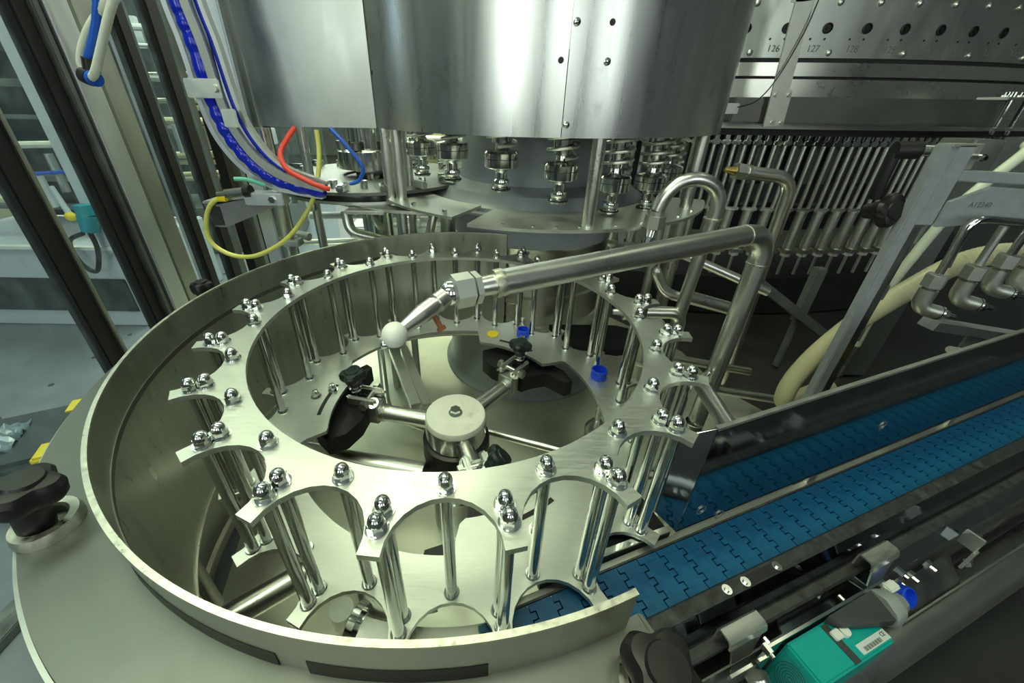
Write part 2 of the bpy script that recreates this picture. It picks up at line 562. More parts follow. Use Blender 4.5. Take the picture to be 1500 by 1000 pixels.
# round wall, flaring out to the floor
prof = [(0.450, 0.020), (0.450, -0.30), (0.4535, -0.30), (0.4535, 0.020)]
W0, W1 = R(-68), R(-284)
tb(MB().ring(prof, 150, (0, 0, 0), W1, W0), 'curved_wall', 'wall')
tb(MB().ring([(0.4495, 0.0185), (0.4495, 0.0215), (0.454, 0.0215), (0.454, 0.0185)], 180, (0, 0, 0), W1, W0), 'ground_top_edge', 'weld')
tb(MB().ring([(0.4475, -0.300), (0.4475, -0.304), (0.452, -0.304), (0.452, -0.300)], 150, (0, 0, 0), W1, W0), 'weld_seam', 'weld')
tb(MB().ring([(0.520, FLOOR), (0.516, -0.034), (0.519, -0.034), (0.523, FLOOR)], 120, (0, 0, 0), R(150), R(294)), 'outer_skirt', 'dull')
tb(MB().ring([(0.506, FLOOR), (0.512, FLOOR + .012), (0.521, FLOOR + .016), (0.521, FLOOR)], 120, (0, 0, 0), R(150), R(294)), 'floor_weld', 'weld')
# dark bands along the wall foot, painting in a dark reflection
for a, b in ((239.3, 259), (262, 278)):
    tb(MB().ring([(0.4532, -0.013), (0.4532, -0.031), (0.4546, -0.031), (0.4539, -0.013)], 40, (0, 0, 0), R(a), R(b)), 'reflection_band', 'reflection_dark')
# right hand end of the wall flattens into a straight tongue
e0 = Vector((*pol(.4517, -68.2), 0))
ed = Vector((math.cos(R(20)), math.sin(R(20)), 0))
# supports under the deck
for d in (150, 203, 262):
    tb(MB().cyl(pol(.49, d, FLOOR), pol(.49, d, -.038), .012, n=12), 'support_leg', 'dull')

def star_knob(name, parent, c, rad=.03, h=.018, tilt=None, mat='black', lobes=5, stem=.03):
    """lobed hand knob, axis +z, with neck"""
    mb = MB()
    n = 60
    prof = [(0.0, 1.0), (.55, 1.0), (.86, .93), (1.0, .72), (1.0, .30), (.9, .08), (.62, 0.0)]
    k = len(prof)
    vs = []
    for s, zz in prof:
        for i in range(n):
            a = 2 * pi * i / n
            lob = 1.0 - 0.26 * (0.5 - 0.5 * math.cos(lobes * a)) ** 1.4 * min(1, s * 1.4)
            r = rad * s * lob
            vs.append((r * math.cos(a), r * math.sin(a), zz * h))
    fs = []
    for j in range(k - 1):
        for i in range(n):
            i2 = (i + 1) % n
            fs.append((j * n + i, j * n + i2, (j + 1) * n + i2, (j + 1) * n + i))
    mb.add(vs, fs)
    mb.cyl((0, 0, -stem), (0, 0, h * .1), rad * .45, rad * .55, 20)
    mb.lathe([(rad * .55, h * .98), (rad * .5, h * 1.1), (0, h * 1.12)], 20)
    o = mb.build(name, mat, parent)
    o.location = c
    if tilt is not None:
        o.rotation_euler = tilt
    return o

for (px, py, rad, tl) in ((-0.352, -0.346, .028, (R(-6), R(10), .3)), (0.176, -0.457, .027, (R(5), 0, .9)), (-0.493, 0.108, .021, (0, 0, .2))):
    hz = (-.012 if px > 0 else .006) if py < 0 else -.006
    k = star_knob('clamp_knob', tray, (px, py, hz + ZO), rad, .024, tl, 'black', 4, .035)
    w = MB().ring([(rad * .55, -.0555), (rad * .55, -.047), (rad * .62, -.0445), (rad * .86, -.0445), (rad * .92, -.05), (rad * .92, -.0555)], 40).build('washer_flange', 'weld', tray)
    w.location = (px, py, .0255 + ZO)

# ================================================================== STAR WHEEL
star = thing('star_wheel', 'round stainless star wheel cage with twenty scalloped bottle pockets', 'star wheel', (0, 0, 0))
PH = 228.78
NL = 20
def star_loops(rin, n_arc=13):
    out, inn = [], []
    rc, rp = 0.386, 0.0513
    half = 180.0 / NL
    for i in range(NL):
        mid = PH + (i + .5) * 18.0
        c = Vector(pol(rc, mid))
        u = Vector((math.cos(R(mid)), math.sin(R(mid))))
        t = Vector((-u.y, u.x))
        for j in range(n_arc):
            a = -pi / 2 + pi * j / (n_arc - 1)
            p = c + t * (rp * math.sin(a)) - u * (rp * math.cos(a))
            out.append((p.x, p.y))
            d = math.atan2(p.y, p.x)
            r = rin(math.degrees(d)) if callable(rin) else rin
            inn.append((r * math.cos(d), r * math.sin(d)))
    return out, inn
o_, i_ = star_loops(0.306)
MB().strip(o_, i_, -0.0035, 0.0035).build('top_plate', 'plate', star, 30)
ARMS = (168.0, 50.0, -70.0)
def rin_low(d):
    r = 0.281
    for a in ARMS:
        x = abs((d - a - 8 + 180) % 360 - 180)
        if x < 25:
            s = min(1, (25 - x) / 4)
            s = s * s * (3 - 2 * s)
            r -= 0.049 * s
    return r
ZB = -0.186
o_, i_ = star_loops(rin_low)
MB().strip(o_, i_, ZB - .007, ZB).build('bottom_plate', 'plate', star, 30)

pil = MB().cyl((0, 0, ZB), (0, 0, -.0035), .0066, n=18)
pil.cyl((0, 0, ZB - .016), (0, 0, ZB - .007), .006, .006, 12)
pil.cyl((0, 0, ZB), (0, 0, ZB + .0025), .0095, .0085, 18)
pil_me = pil.mesh('pillar', 'rod')
nut = MB().cyl((0, 0, .0035), (0, 0, .0050), .0105, n=24)
nut.cyl((0, 0, .0050), (0, 0, .0062), .0088, n=18)
nut.cyl((0, 0, .0062), (0, 0, .0125), .0085, .0085, 6)
nut.lathe([(.0075, .0125), (.0072, .0155), (.0060, .0188), (.0036, .0212), (0, .0220)], 18)
nut_me = nut.mesh('acorn_nut', 'polish')
for i in range(NL):
    d = PH + i * 18.0
    for r, dd in ((0.3495, d), (0.3665, d), (0.3240, d + 9.0)):
        p = link('pillar', pil_me, star, pol(r, dd, 0))
        link('acorn_nut', nut_me, p, (0, 0, 0), (0, 0, random.random() * 6))

# hub
hub = MB().lathe([(.060, -.218), (.0605, -.225), (.0605, -.300), (.056, -.302), (.056, FLOOR)], 48).build('hub', 'rod', star)
MB().lathe([(0, -.2045), (.052, -.2045), (.0575, -.2065), (.0595, -.211), (.0595, -.218), (0, -.218)], 48).build('hub_cap', 'cap_white', hub)
MB().cyl((0, 0, -.2045), (0, 0, -.203), .0135, n=24).cyl((0, 0, -.203), (0, 0, -.194), .0105, .0105, 6).cyl((0, 0, -.194), (0, 0, -.1935), .0085, .0085, 20).build('hub_bolt', 'polish', hub)
MB().lathe([(.061, -.262), (.067, -.265), (.068, -.300), (.066, -.302), (.066, -.345), (.064, -.352), (.061, -.352)], 48).build('hub_collar', 'black', hub)
for z, r in ((-.375, .0575), (-.395, .0572), (-.415, .0572)):
    MB().ring([(.055, z), (r + .001, z), (r + .001, z + .006), (.055, z + .006)], 40).build('groove_ring', 'polish', hub)

blk = [pol(r_, a_) for r_, a_ in ((.180, -9), (.174, 4), (.178, 17), (.200, 26), (.232, 28), (.258, 20), (.268, 0), (.276, -17), (.270, -25), (.252, -25), (.236, -14), (.208, -11))]
for k, a in enumerate(ARMS):
    ox = 0 if k < 2 else -.042
    ar = MB().cyl((.050, 0, -.236), (.158 + ox, 0, -.236), .0165, n=24).cyl((.150 + ox, 0, -.236), (.160 + ox, 0, -.236), .0185, n=24).build('arm', 'pipe', star)
    ar.rotation_euler = (0, 0, R(a))
    sg = 1 if k != 1 else -1
    MB().box((.170 + ox, 0, -.230), (.026, .042, .044), bev=.003).build('clamp_block', 'dull', ar)
    for sd in (-1, 1):
        MB().box((.190 + ox, sd * .017, -.199), (.064, .010, .022), bev=.004).cyl((.166 + ox, sd * .017, -.199), (.166 + ox, sd * .0175, -.198), .012, n=14).build('clamp_link', 'pipe', ar)
    MB().cyl((.180 + ox, -.028, -.199), (.180 + ox, .028, -.199), .0055, n=12).cyl((.180 + ox, -.034, -.199), (.180 + ox, -.025, -.199), .010, n=6).cyl((.180 + ox, .025, -.199), (.180 + ox, .034, -.199), .010, n=6).build('clamp_pin', 'pipe', ar)
    if k < 2:
        MB().cyl((.210, 0, -.240), (.210, 0, -.175), .006, n=12).cyl((.210, 0, -.186), (.210, 0, -.181), .012, n=16).build('eye_bolt', 'polish', ar)
    else:
        MB().cyl((.140, -.012, -.215), (.151, .020, -.190), .006, n=12).cyl((.146, .006, -.201), (.1475, .010, -.198), .012, n=16).build('eye_bolt', 'polish', ar)
    tl = (0, R(4), .3) if k < 2 else (R(-42), R(18), .2)
    star_knob('star_knob', ar, (.210, 0, -.160) if k < 2 else (.153, .025, -.185), .0265, .020, tl, 'black_green', 4, .014)
    b = MB().prism([(x * 1.03, y * 1.03) for x, y in blk], -.252, -.214).build('guide_block', 'black', ar)
    # adjusting slot with a lock screw in the plate
    sl = [pol(.254, -1 + 20 * q / 20) for q in range(21)]
    so = [(p[0] * 1.014, p[1] * 1.014) for p in sl]
    si = [(p[0] * .986, p[1] * .986) for p in sl]
    MB().strip(so, si, ZB - .001, ZB + .0006, closed=False).build('adjusting_slot', 'ink', ar)
    for rr_, aa_ in ((.254, 3.0), (.277, 8.0)):
        px, py = pol(rr_, aa_)
        MB().cyl((px, py, ZB), (px, py, ZB + .002), .010, n=18).cyl((px, py, ZB + .002), (px, py, ZB + .009), .0075, n=6).lathe([(.0065, ZB + .009), (.005, ZB + .015), (0, ZB + .017)], 14, (px, py, 0)).build('lock_nut', 'polish', ar)

# ------------------------------------------------------------------ loose bottle caps
def bottle_cap(loc, label, mat='blue_cap', r=.0155, h=.021, tilt=(0, 0, 0), group=None):
    mb = MB()
    n = 48
    vs = []
    rows = [(r * .90, 0, 0), (r, .0005, 1), (r, h * .25, 1), (r * 1.0, h * .27, 0), (r * .99, h * .92, 1), (r * .93, h, 0), (r * .84, h, 0), (r * .82, h * .15, 0)]
    for rr, z, kn in rows:
        for i in range(n):
            a = 2 * pi * i / n
            q = rr + (0.0005 if (kn and i % 2) else 0)
            vs.append((q * math.cos(a), q * math.sin(a), z))
    fs = []
    for j in range(len(rows) - 1):
        for i in range(n):
            i2 = (i + 1) % n
            fs.append((j * n + i, j * n + i2, (j + 1) * n + i2, (j + 1) * n + i))
    fs.append(tuple(range(n - 1, -1, -1)))
    fs.append(tuple((len(rows) - 1) * n + i for i in range(n)))
    mb.add(vs, fs)
    o = mb.build('blue_closure', mat)
    o.location = loc
    o.rotation_euler = tilt
    return tag(o, label, 'bottle cap', group)
bottle_cap((.300, .096, ZB + .0005), 'upturned blue bottle cap on the star wheel bottom plate beside a single pillar', r=.0165)
bottle_cap((.150, .262, ZB + .0005), 'chipped blue bottle cap lying behind the black star knob', r=.0150, h=.019)
o = MB().lathe([(0, 0), (.0145, 0), (.0150, .001), (.0145, .002), (0, .0022)], 32).build('yellow_disc', 'yellow')
o.location = (.074, .266, ZB)
tag(o, 'flat round yellow plastic disc lying on the star wheel plate', 'disc')

# ================================================================== CONVEYOR (frame: s along the belt, n towards the walkway)
CA = R(20.3)
CO = (0.13, -0.353)
def conv(name, label, cat, group=None):
    return thing(name, label, cat, (CO[0], CO[1], 0), CA, group)
# inside a conveyor thing local x = s, local y = -n
def sn(s, n, z):
    return (s, -n, z)
belt = conv('conveyor_belt', 'blue plastic link chain of the outfeed conveyor with zigzag joints', 'conveyor belt')
PT = 0.032
def link_mesh(pitch):
    hw = 0.0295
    nt = 7
    amp = 0.0034
    gap = 0.0016
    def edge(side):
        e = []
        for k in range(nt):
            y0, y1 = -hw + 2 * hw * k / nt, -hw + 2 * hw * (k + 1) / nt
            sg = 1 if k % 2 else -1
            g = gap * .55 * (1 if sg * side > 0 else -1)
            e += [(sg * amp, y0 + (g if k else 0)), (sg * amp, y1 - (g if k < nt - 1 else 0))]
        return e
    right = [(pitch / 2 - gap / 2 + x, y) for x, y in edge(1)]
    left = [(-pitch / 2 + gap / 2 + x, y) for x, y in edge(-1)]
    mb = MB()
    mb.strip(right, left, -.010, 0, closed=False)
    return mb
lm = link_mesh(PT).mesh('belt_link', 'belt', 30)
for i in range(46):
    link('belt_link', lm, belt, (-0.052 + i * PT, 0, -0.204))
MB().box((0.70, 0, -.219), (1.56, .050, .008)).build('belt_underside', 'ink', belt)

frame = conv('chain_conveyor', 'dark steel conveyor body with black wear rail beside the blue belt', 'conveyor frame')
rl = MB()
prof = [(.0305, -.212), (.0305, -.2015), (.0325, -.1995), (.044, -.1995), (.047, -.202), (.047, -.215)]
def extr(prof, s0, s1):
    mb = MB()
    n = len(prof)
    vs = [sn(s0, a, z) for a, z in prof] + [sn(s1, a, z) for a, z in prof]
    fs = [(i, (i + 1) % n, n + (i + 1) % n, n + i) for i in range(n)] + [tuple(range(n)), tuple(range(2 * n - 1, n - 1, -1))]
    return mb.add(vs, fs)
extr(prof, .045, 1.6).build('wear_rail', 'rail_black', frame)
extr([(.0455, -.204), (.0470, -.204), (.0640, -.258), (.0625, -.258)], .06, 1.6).build('side_plate', 'mirror', frame)
extr([(.060, -.256), (.060, -.246), (.0625, -.243), (.072, -.243), (.0745, -.246), (.0745, -.256)], .10, 1.6).build('profile_rail', 'rail_black', frame)
extr([(.0745, -.252), (.0745, -.249), (.088, -.262), (.088, -.266)], .30, 1.6).build('polished_rail', 'mirror', frame)
extr([(.086, -.262), (.088, -.262), (.092, -.44), (.090, -.44)], .06, 1.6).build('lower_side_plate', 'dark_steel', frame)
# inner side of the frame (behind the belt)
extr([(-.0305, -.206), (-.0305, -.2035), (-.0330, -.2035), (-.0330, -.206)], -.05, 1.6).build('belt_edge_strip', 'rail_black', frame)
extr([(-.0330, -.215), (-.0330, -.209), (-.0420, -.209), (-.0420, -.215)], -.05, 1.6).build('inner_rail', 'dull', frame)
extr([(-.040, -.230), (-.040, -.212), (-.044, -.212), (-.044, -.230)], .232, 1.6).build('inner_side_plate', 'dark_steel', frame)
extr([(-.03, -.30), (-.03, -.226), (.03, -.226), (.03, -.30)], .0, 1.6).build('chain_bed', 'dark_steel', frame)
tb_ = extr([(.030, -.50), (.030, -.226), (.060, -.260), (.060, -.50)], .12, 1.6)
tb_.build('frame_beam', 'dark_steel', frame)
MB().cyl(sn(.12, .130, -.372), sn(1.7, .130, -.372), .029, n=28).build('frame_tube', 'pipe', frame)
for s in (.35, 1.2):
    MB().cyl(sn(s, .130, FLOOR), sn(s, .130, -.39), .02, n=16).build('frame_leg', 'dull', frame)
for s, n, z in ((.232, .040, -.199), (.262, .041, -.199), (.318, .041, -.199)):
    MB().cyl(sn(s, n, z), sn(s, n, z + .0015), .006, n=14).cyl(sn(s, n, z + .0015), sn(s, n, z + .004), .0032, n=8).build('rail_screw', 'polish', frame)
MB().box(sn(.292, .0405, -.1992), (.05, .010, .0012)).build('rail_notch', 'ink', frame)

# bright folded clamp hooks over the profile rail
def hook(s, label):
    t = conv('rail_clamp', label, 'bracket', 'rail clamps')
    prof = [(.064, -.232), (.064, -.212), (.0665, -.2085), (.078, -.2085), (.082, -.211), (.084, -.217), (.084, -.222), (.082, -.222), (.0815, -.217), (.0795, -.2125), (.0775, -.2110), (.0675, -.2110), (.066, -.213), (.066, -.232)]
    extr(prof, s, s + .058).build('clamp_top', 'plate', t)
    MB().add([sn(s + .004, .083, -.219), sn(s + .054, .083, -.219), sn(s + .046, .090, -.285), sn(s + .022, .090, -.285), sn(s + .004, .081, -.219), sn(s + .054, .081, -.219), sn(s + .046, .088, -.285), sn(s + .022, .088, -.285)],
             [(0, 1, 2, 3), (7, 6, 5, 4), (0, 4, 5, 1), (1, 5, 6, 2), (2, 6, 7, 3), (3, 7, 4, 0)]).build('clamp_tongue', 'pipe', t)
    MB().cyl(sn(s + .05, .090, -.232), sn(s + .05, .100, -.232), .0055, n=6).cyl(sn(s + .05, .100, -.232), sn(s + .05, .104, -.232), .003, n=10).build('clamp_screw', 'polish', t)
hook(.196, 'shiny folded steel clamp on the conveyor rail beside the teal sensor end')
hook(.452, 'shiny folded steel clamp on the conveyor rail beside the grey sensor cap')

# sensor on its strip
t = conv('sensor_bracket', 'long bright steel strip bracket carrying the teal sensor', 'bracket')
extr([(.0915, -.290), (.0915, -.238), (.0945, -.238), (.0945, -.290)], .255, .475).build('strip', 'polish', t)
extr([(.0955, -.292), (.0955, -.250), (.0985, -.250), (.0985, -.292)], .195, .262).build('strip', 'polish', t)
MB().cyl(sn(.232, .104, -.262), sn(.232, .150, -.300), .0125, n=20).build('stand_off', 'pipe', t)
MB().box(sn(.482, .1005, -.247), (.022, .012, .010), bev=.002).build('end_block', 'white', t)
for s in (.262, .40):
    MB().cyl(sn(s, .0905, -.244), sn(s, .084, -.244), .0035, n=8).build('screw', 'polish', t)
t = conv('photo_sensor', 'teal box sensor with printed label under the conveyor rail', 'sensor')
MB().box(sn(.352, .1185, -.290), (.132, .044, .082), bev=.0025).build('housing', 'teal', t)
MB().box(sn(.349, .1190, -.2486), (.010, .040, .0014)).build('seam', 'dark_plastic', t)
MB().box(sn(.2852, .1185, -.290), (.0012, .034, .066), bev=.0004).build('side_cover', 'teal_shaded', t)  # side face given a darker teal for its shade
for q in range(6):
    o = MB().ring([(.004 + q * .0045, 0), (.0047 + q * .0045, 0), (.0047 + q * .0045, .0004), (.004 + q * .0045, .0004)], 28).build('groove', 'dark_plastic', t)
    o.scale = (1, .62, 1)
    o.rotation_euler = (0, -pi / 2, 0)
    o.location = sn(.2846, .1185, -.29)
lb = MB().box(sn(.390, .1315, -.2487), (.052, .010, .0007)).build('label_strip', 'label', t)
for q in range(20):
    MB().box(sn(.371 + q * .0016, .1332, -.2483), (.0005 + .0006 * ((q * 7) % 3) / 2, .0042, .0003)).build('bar_mark', 'ink', lb)
text_mesh('label_print', 'CE', .006, 'ink', lb, Matrix.Translation(sn(.409, .1305, -.2483)))
MB().cyl(sn(.365, .113, -.249), sn(.365, .113, -.243), .006, n=12).box(sn(.352, .112, -.2455), (.012, .010, .006), bev=.001).build('set_screw', 'white', t)
t = conv('connector_cap', 'rounded grey plastic connector cap with charcoal bracket on the teal sensor', 'connector')
MB().add([sn(.352, .097, -.2465), sn(.430, .097, -.2465), sn(.432, .130, -.2465), sn(.362, .110, -.2465), sn(.352, .097, -.232), sn(.430, .097, -.226), sn(.432, .130, -.232), sn(.362, .110, -.238)],
         [(0, 3, 2, 1), (4, 5, 6, 7), (0, 1, 5, 4), (1, 2, 6, 5), (2, 3, 7, 6), (3, 0, 4, 7)]).build('bracket', 'dark_plastic', t)
MB().lathe([(.021, 0), (.0215, .006), (.0195, .011), (.0195, .015), (.017, .021), (.012, .025), (.010, .033), (.007, .035), (0, .035)], 8, sn(.431, .1125, -.240), (1, -.15, .12)).build('cap_body', 'grey_plastic', t, 50)
o = bottle_cap((0, 0, 0), 'dark blue bottle cap lodged in the conveyor gutter beside the white block', 'blue_cap', .0135, .013, (R(50), R(20), 0))
o.location = Vector((CO[0], CO[1], -.275)) + Matrix.Rotation(CA, 3, 'Z') @ Vector(sn(.515, .106, 0))

# gutter brackets further along the conveyor
def zbracket(s, label):
    t = conv('gutter_bracket', label, 'bracket', 'gutter brackets')
    MB().box(sn(s, .100, -.262), (.004, .022, .030), bev=.001).build('plate', 'dull', t)
    MB().box(sn(s - .006, .112, -.290), (.012, .004, .040), bev=.001).build('web', 'dull', t)
    for q in ((s + .003, .100, -.255), (s + .003, .112, -.305)):
        MB().cyl(sn(*q), sn(q[0] + .006, q[1], q[2]), .0065, n=6).cyl(sn(q[0] + .006, q[1], q[2]), sn(q[0] + .012, q[1], q[2]), .0036, n=10).build('bolt', 'polish', t)
zbracket(.70, 'small bent steel bracket with two bolts further along the conveyor gutter')
t = conv('gutter_plate', 'dark bolted gutter plate under the conveyor rail', 'plate')
extr([(.094, -.300), (.094, -.298), (.125, -.335), (.125, -.338)], .545, .69).build('sheet', 'dark_steel', t)
extr([(.1245, -.336), (.1245, -.330), (.1265, -.330), (.1265, -.336)], .545, 1.4).build('edge', 'dull', t)
for s in (.53, .556, .60):
    MB().cyl(sn(s, .094, -.272), sn(s, .100, -.272), .0075, n=6).cyl(sn(s, .100, -.272), sn(s, .107, -.272), .004, n=10).build('bolt', 'polish', t)

# ------------------------------------------------------------------ mirror guard sheet behind the belt
t = conv('guard_sheet', 'tall mirror-polished steel guard sheet standing behind the blue belt', 'guard sheet')
extr([(-.0365, -.192), (-.0365, .003), (-.0385, .003), (-.0385, -.192)], .222, 1.7).build('sheet', 'mirror', t)
extr([(-.0360, .0005), (-.0360, .0045), (-.0412, .0045), (-.0412, .0005)], .222, 1.7).build('top_edge', 'plate', t)
MB().add([sn(.222, -.0375, -.192), sn(.222, -.0375, .003), sn(.188, -.052, -.012), sn(.188, -.050, -.150), sn(.222, -.0395, -.192), sn(.222, -.0395, .003), sn(.187, -.054, -.012), sn(.187, -.052, -.150)],
         [(0, 1, 2, 3), (7, 6, 5, 4), (0, 4, 5, 1), (1, 5, 6, 2), (2, 6, 7, 3), (3, 7, 4, 0)]).build('end_fold', 'mirror', t)
for s, z in ((.255, -.158), (.30, -.19), (.62, -.12)):
    o = MB().ring([(.0065, 0), (.0065, .0008), (.0085, .0008), (.0085, 0)], 24).build('screw_hole', 'dull', t)
    o.rotation_euler = (pi / 2, 0, 0)
    o.location = sn(s, -.0362, z)
for s in (.5, .9, 1.3):
    extr([(-.0385, -.211), (-.0385, -.17), (-.044, -.17), (-.044, -.211)], s, s + .02).build('foot', 'dull', t)
# bright guide rail leading under the star wheel
t = conv('bottle_guide', 'bright narrow guide rail leading from the belt under the star wheel', 'bottle guide')
path = [(.02, -.052), (.05, -.0495), (.12, -.0485), (.222, -.0465)]
for (h0, h1, mat, w) in ((-.199, -.196, 'polish', .0075), (-.228, -.199, 'black', .006)):
    oo = [sn(s, n - w * .5, 0)[:2] for s, n in path]
    ii = [sn(s, n + w * .5, 0)[:2] for s, n in path]
    MB().strip(oo, ii, h0, h1, closed=False).build('rail', mat, t)
t = conv('transfer_plate', 'black plastic transfer plate between star wheel and guard sheet', 'plate')
MB().prism([sn(.06, -.060, 0)[:2], sn(.222, -.052, 0)[:2], sn(.222, -.15, 0)[:2], sn(.15, -.17, 0)[:2], sn(.05, -.13, 0)[:2]], -.214, -.204).build('plate', 'black', t)
# dead plate under the front pockets
t = thing('dead_plate', 'smooth grey steel slide plate under the front pockets of the star wheel', 'plate', (0, 0, -.22))
MB().ring([(.345, -.006), (.345, 0), (.43, 0), (.43, -.006)], 40, (0, 0, 0), R(-104), R(-71)).build('plate', 'dull', t)
for d in (-100, -75):
    MB().cyl(pol(.40, d, FLOOR + .22), pol(.40, d, -.006), .01, n=12).build('leg', 'dull', t)

# ================================================================== CAPPING MACHINE
KX, KY = 0.20, 0.68
DR, DZ = 0.465, 0.272
cap = thing('capping_machine', 'large stainless capping turret with sheet metal drum above grey column', 'capping machine', (KX, KY, 0))
MB().lathe([(.293, FLOOR), (.293, FLOOR + .008), (.284, FLOOR + .012), (.276, FLOOR + .022), (.272, FLOOR + .035), (.270, -.320), (.246, -.322)], 72).build('column', 'grey_paint', cap)
MB().lathe([(.246, -.31), (.252, -.28), (.252, -.265), (.246, -.26), (.246, -.19), (.252, -.185), (.252, -.17), (.244, -.165), (.244, -.03), (.250, -.02)], 72).build('column_sleeve', 'pipe', cap)
MB().lathe([(.250, -.02), (.253, 0), (.253, .05), (.25, .065), (.25, .08)], 72).build('column_neck', 'grey_paint', cap)
MB().lathe([(.25, .078), (.315, .078), (.320, .083), (.320, .098), (.30, .106), (.285, .125), (.250, .130), (.232, .140), (.225, .16), (.220, .40)], 72).build('turret_body', 'grey_paint', cap)
def drum_seg(a0, a1, dr=0.0, mat='drum'):
    n = max(6, int((a1 - a0) / 2.5))
    r = DR + dr
    return MB().ring([(r, DZ), (r, .80), (r - .004, .80), (r - .004, DZ)], n, (0, 0, 0), R(a0), R(a1)).build('drum_cover', mat, cap)
drum_seg(-154, -91.35)
drum_seg(-91.2, 30, .002)
# dark roof inside the drum
MB().ring([(.23, .40), (.23, .408), (DR - .004, .408), (DR - .004, .40)], 60, (0, 0, 0), R(-154), R(180)).build('drum_ceiling', 'dark_steel', cap)
# flat side panel tangent to the drum
xa, ya = pol(DR, -154.2)
pan = MB().box((xa - .143, ya + .0, .535), (.290, .004, .53), rz=R(-2.5)).build('side_panel', 'panel', cap)
MB().box((xa - .288, ya + .030, .535), (.004, .05, .53)).build('panel_fold', 'panel', cap)
scr = MB().lathe([(.006, 0), (.006, .002), (.003, .0035), (0, .004)], 14)
scr_me = scr.mesh('cover_screw', 'polish')
hole_me = MB().lathe([(.005, 0), (.005, .0008), (0, .0008)], 14).mesh('screw_hole', 'ink')
def on_drum(me, name, deg, z, rr=DR + .0002):
    o = link(name, me, cap, pol(rr, deg, z))
    o.rotation_euler = (0, pi / 2, R(deg))
    return o
on_drum(scr_me, 'cover_screw', -90.4, .294, DR + .002)
on_drum(scr_me, 'cover_screw', -83.1, .391, DR + .002)
on_drum(hole_me, 'screw_hole', -83.1, .445, DR + .002)
on_drum(scr_me, 'cover_screw', -90.3, .444, DR + .002)
on_drum(hole_me, 'screw_hole', -92.8, .392)
on_drum(hole_me, 'screw_hole', -152.0, .384)
for dx, z, me, nm in ((-.265, .384, scr_me, 'cover_screw'), (-.050, .386, hole_me, 'screw_hole')):
    o = link(nm, me, cap, (xa + dx, ya - .0025 - dx * .0437, z))
    o.rotation_euler = (pi / 2, 0, 0)

# capping heads
def ring_list(z0, n, dz, r, t):
    return [(z0 + k * dz, r, t) for k in range(n)]
body = MB().lathe([(0, 0), (.019, 0), (.0205, .002), (.0205, .006), (.018, .008), (.0165, .011), (.018, .015), (.019, .018), (.0175, .024), (.013, .027), (.0125, .040), (.017, .045), (.034, .049), (.037, .052), (.037, .080), (.034, .084), (.016, .087), (.014, .092), (.014, .30)], 36)
body_me = body.mesh('capping_head', 'polish')
oring = MB().ring([(.019, .0045), (.019, .0070), (.0215, .0070), (.0215, .0045)], 28)
oring_me = oring.mesh('seal_ring', 'black')
band = MB().ring([(.0368, .068), (.0368, .0692), (.0373, .0692), (.0373, .068)], 32)
band_me = band.mesh('groove_line', 'black')
sleeve_me = MB().lathe([(.014, .10), (.0215, .10), (.0215, .30)], 28).mesh('sleeve', 'rod')
collar_me = MB().lathe([(.022, .150), (.031, .150), (.0325, .152), (.0325, .170), (.031, .172), (.022, .172)], 32).mesh('black_collar', 'black')
def spring(z0, z1, turns, r=.032, t=.0036):
    P = []
    k = turns * 20
    for i in range(k + 1):
        a = 2 * pi * turns * i / k
        P.append((r * math.cos(a), r * math.sin(a), z0 + (z1 - z0) * i / k))
    return MB().tube(P, t, 8)
spr_me = {}
for i, (deg, zb) in enumerate(((-168, .160), (-148, .160), (-128, .164), (-108, .154), (-88, .134), (-68, .107), (-48, .100), (-28, .108), (-8, .12))):
    h = link('capping_head', body_me, cap, pol(.370, deg, zb), (0, 0, R(deg)))
    link('seal_ring', oring_me, h)
    link('groove_line', band_me, h)
    link('sleeve', sleeve_me, h)
    tn = 3 if zb > .15 else (4 if zb > .13 else 5)
    if tn not in spr_me:
        spr_me[tn] = spring(.094, .094 + .021 * (tn + 1), tn + 1).mesh('spring', 'plate')
    link('spring', spr_me[tn], h)
    if zb < .145 and deg == -88:
        c = link('black_collar', collar_me, h, (0, 0, -.020))

# posts and cam plates below the drum
def arc_plate(name, r0, r1, a0, a1, z0, z1, mat, parent=cap, n=40):
    return MB().ring([(r0, z0), (r0, z1), (r1, z1), (r1, z0)], n, (0, 0, 0), R(a0), R(a1)).build(name, mat, parent)
arc_plate('cam_plate', .33, .478, -113, -20, .096, .103, 'plate')
arc_plate('cam_plate', .34, .470, -178, -118, .104, .110, 'plate')
arc_plate('cam_plate', .29, .345, -160, -112, .085, .090, 'dull')
for deg, r, z0, rad in ((-81.5, .452, .103, .013), (-146, .438, .110, .0135), (-22, .43, .103, .013), (-36, .440, -.3, .014)):
    MB().cyl(pol(r, deg, z0), pol(r, deg, .41), rad, n=20).build('drum_post', 'pipe', cap)
for deg in (-104, -96, -90, -84, -74, -66, -58, -50, -40):
    p = pol(.462, deg)
    MB().cyl((*p, .103), (*p, .106), .0042, n=6).build('plate_bolt', 'polish', cap)
for deg in (-165, -150, -135, -122):
    p = pol(.452, deg)
    MB().cyl((*p, .110), (*p, .118), .006, n=6).build('plate_bolt', 'polish', cap)
for deg, r in ((-48, .42), (-30, .43)):
    MB().cyl(pol(r, deg, FLOOR), pol(r, deg, .096), .011, n=16).build('plate_post', 'dull', cap)

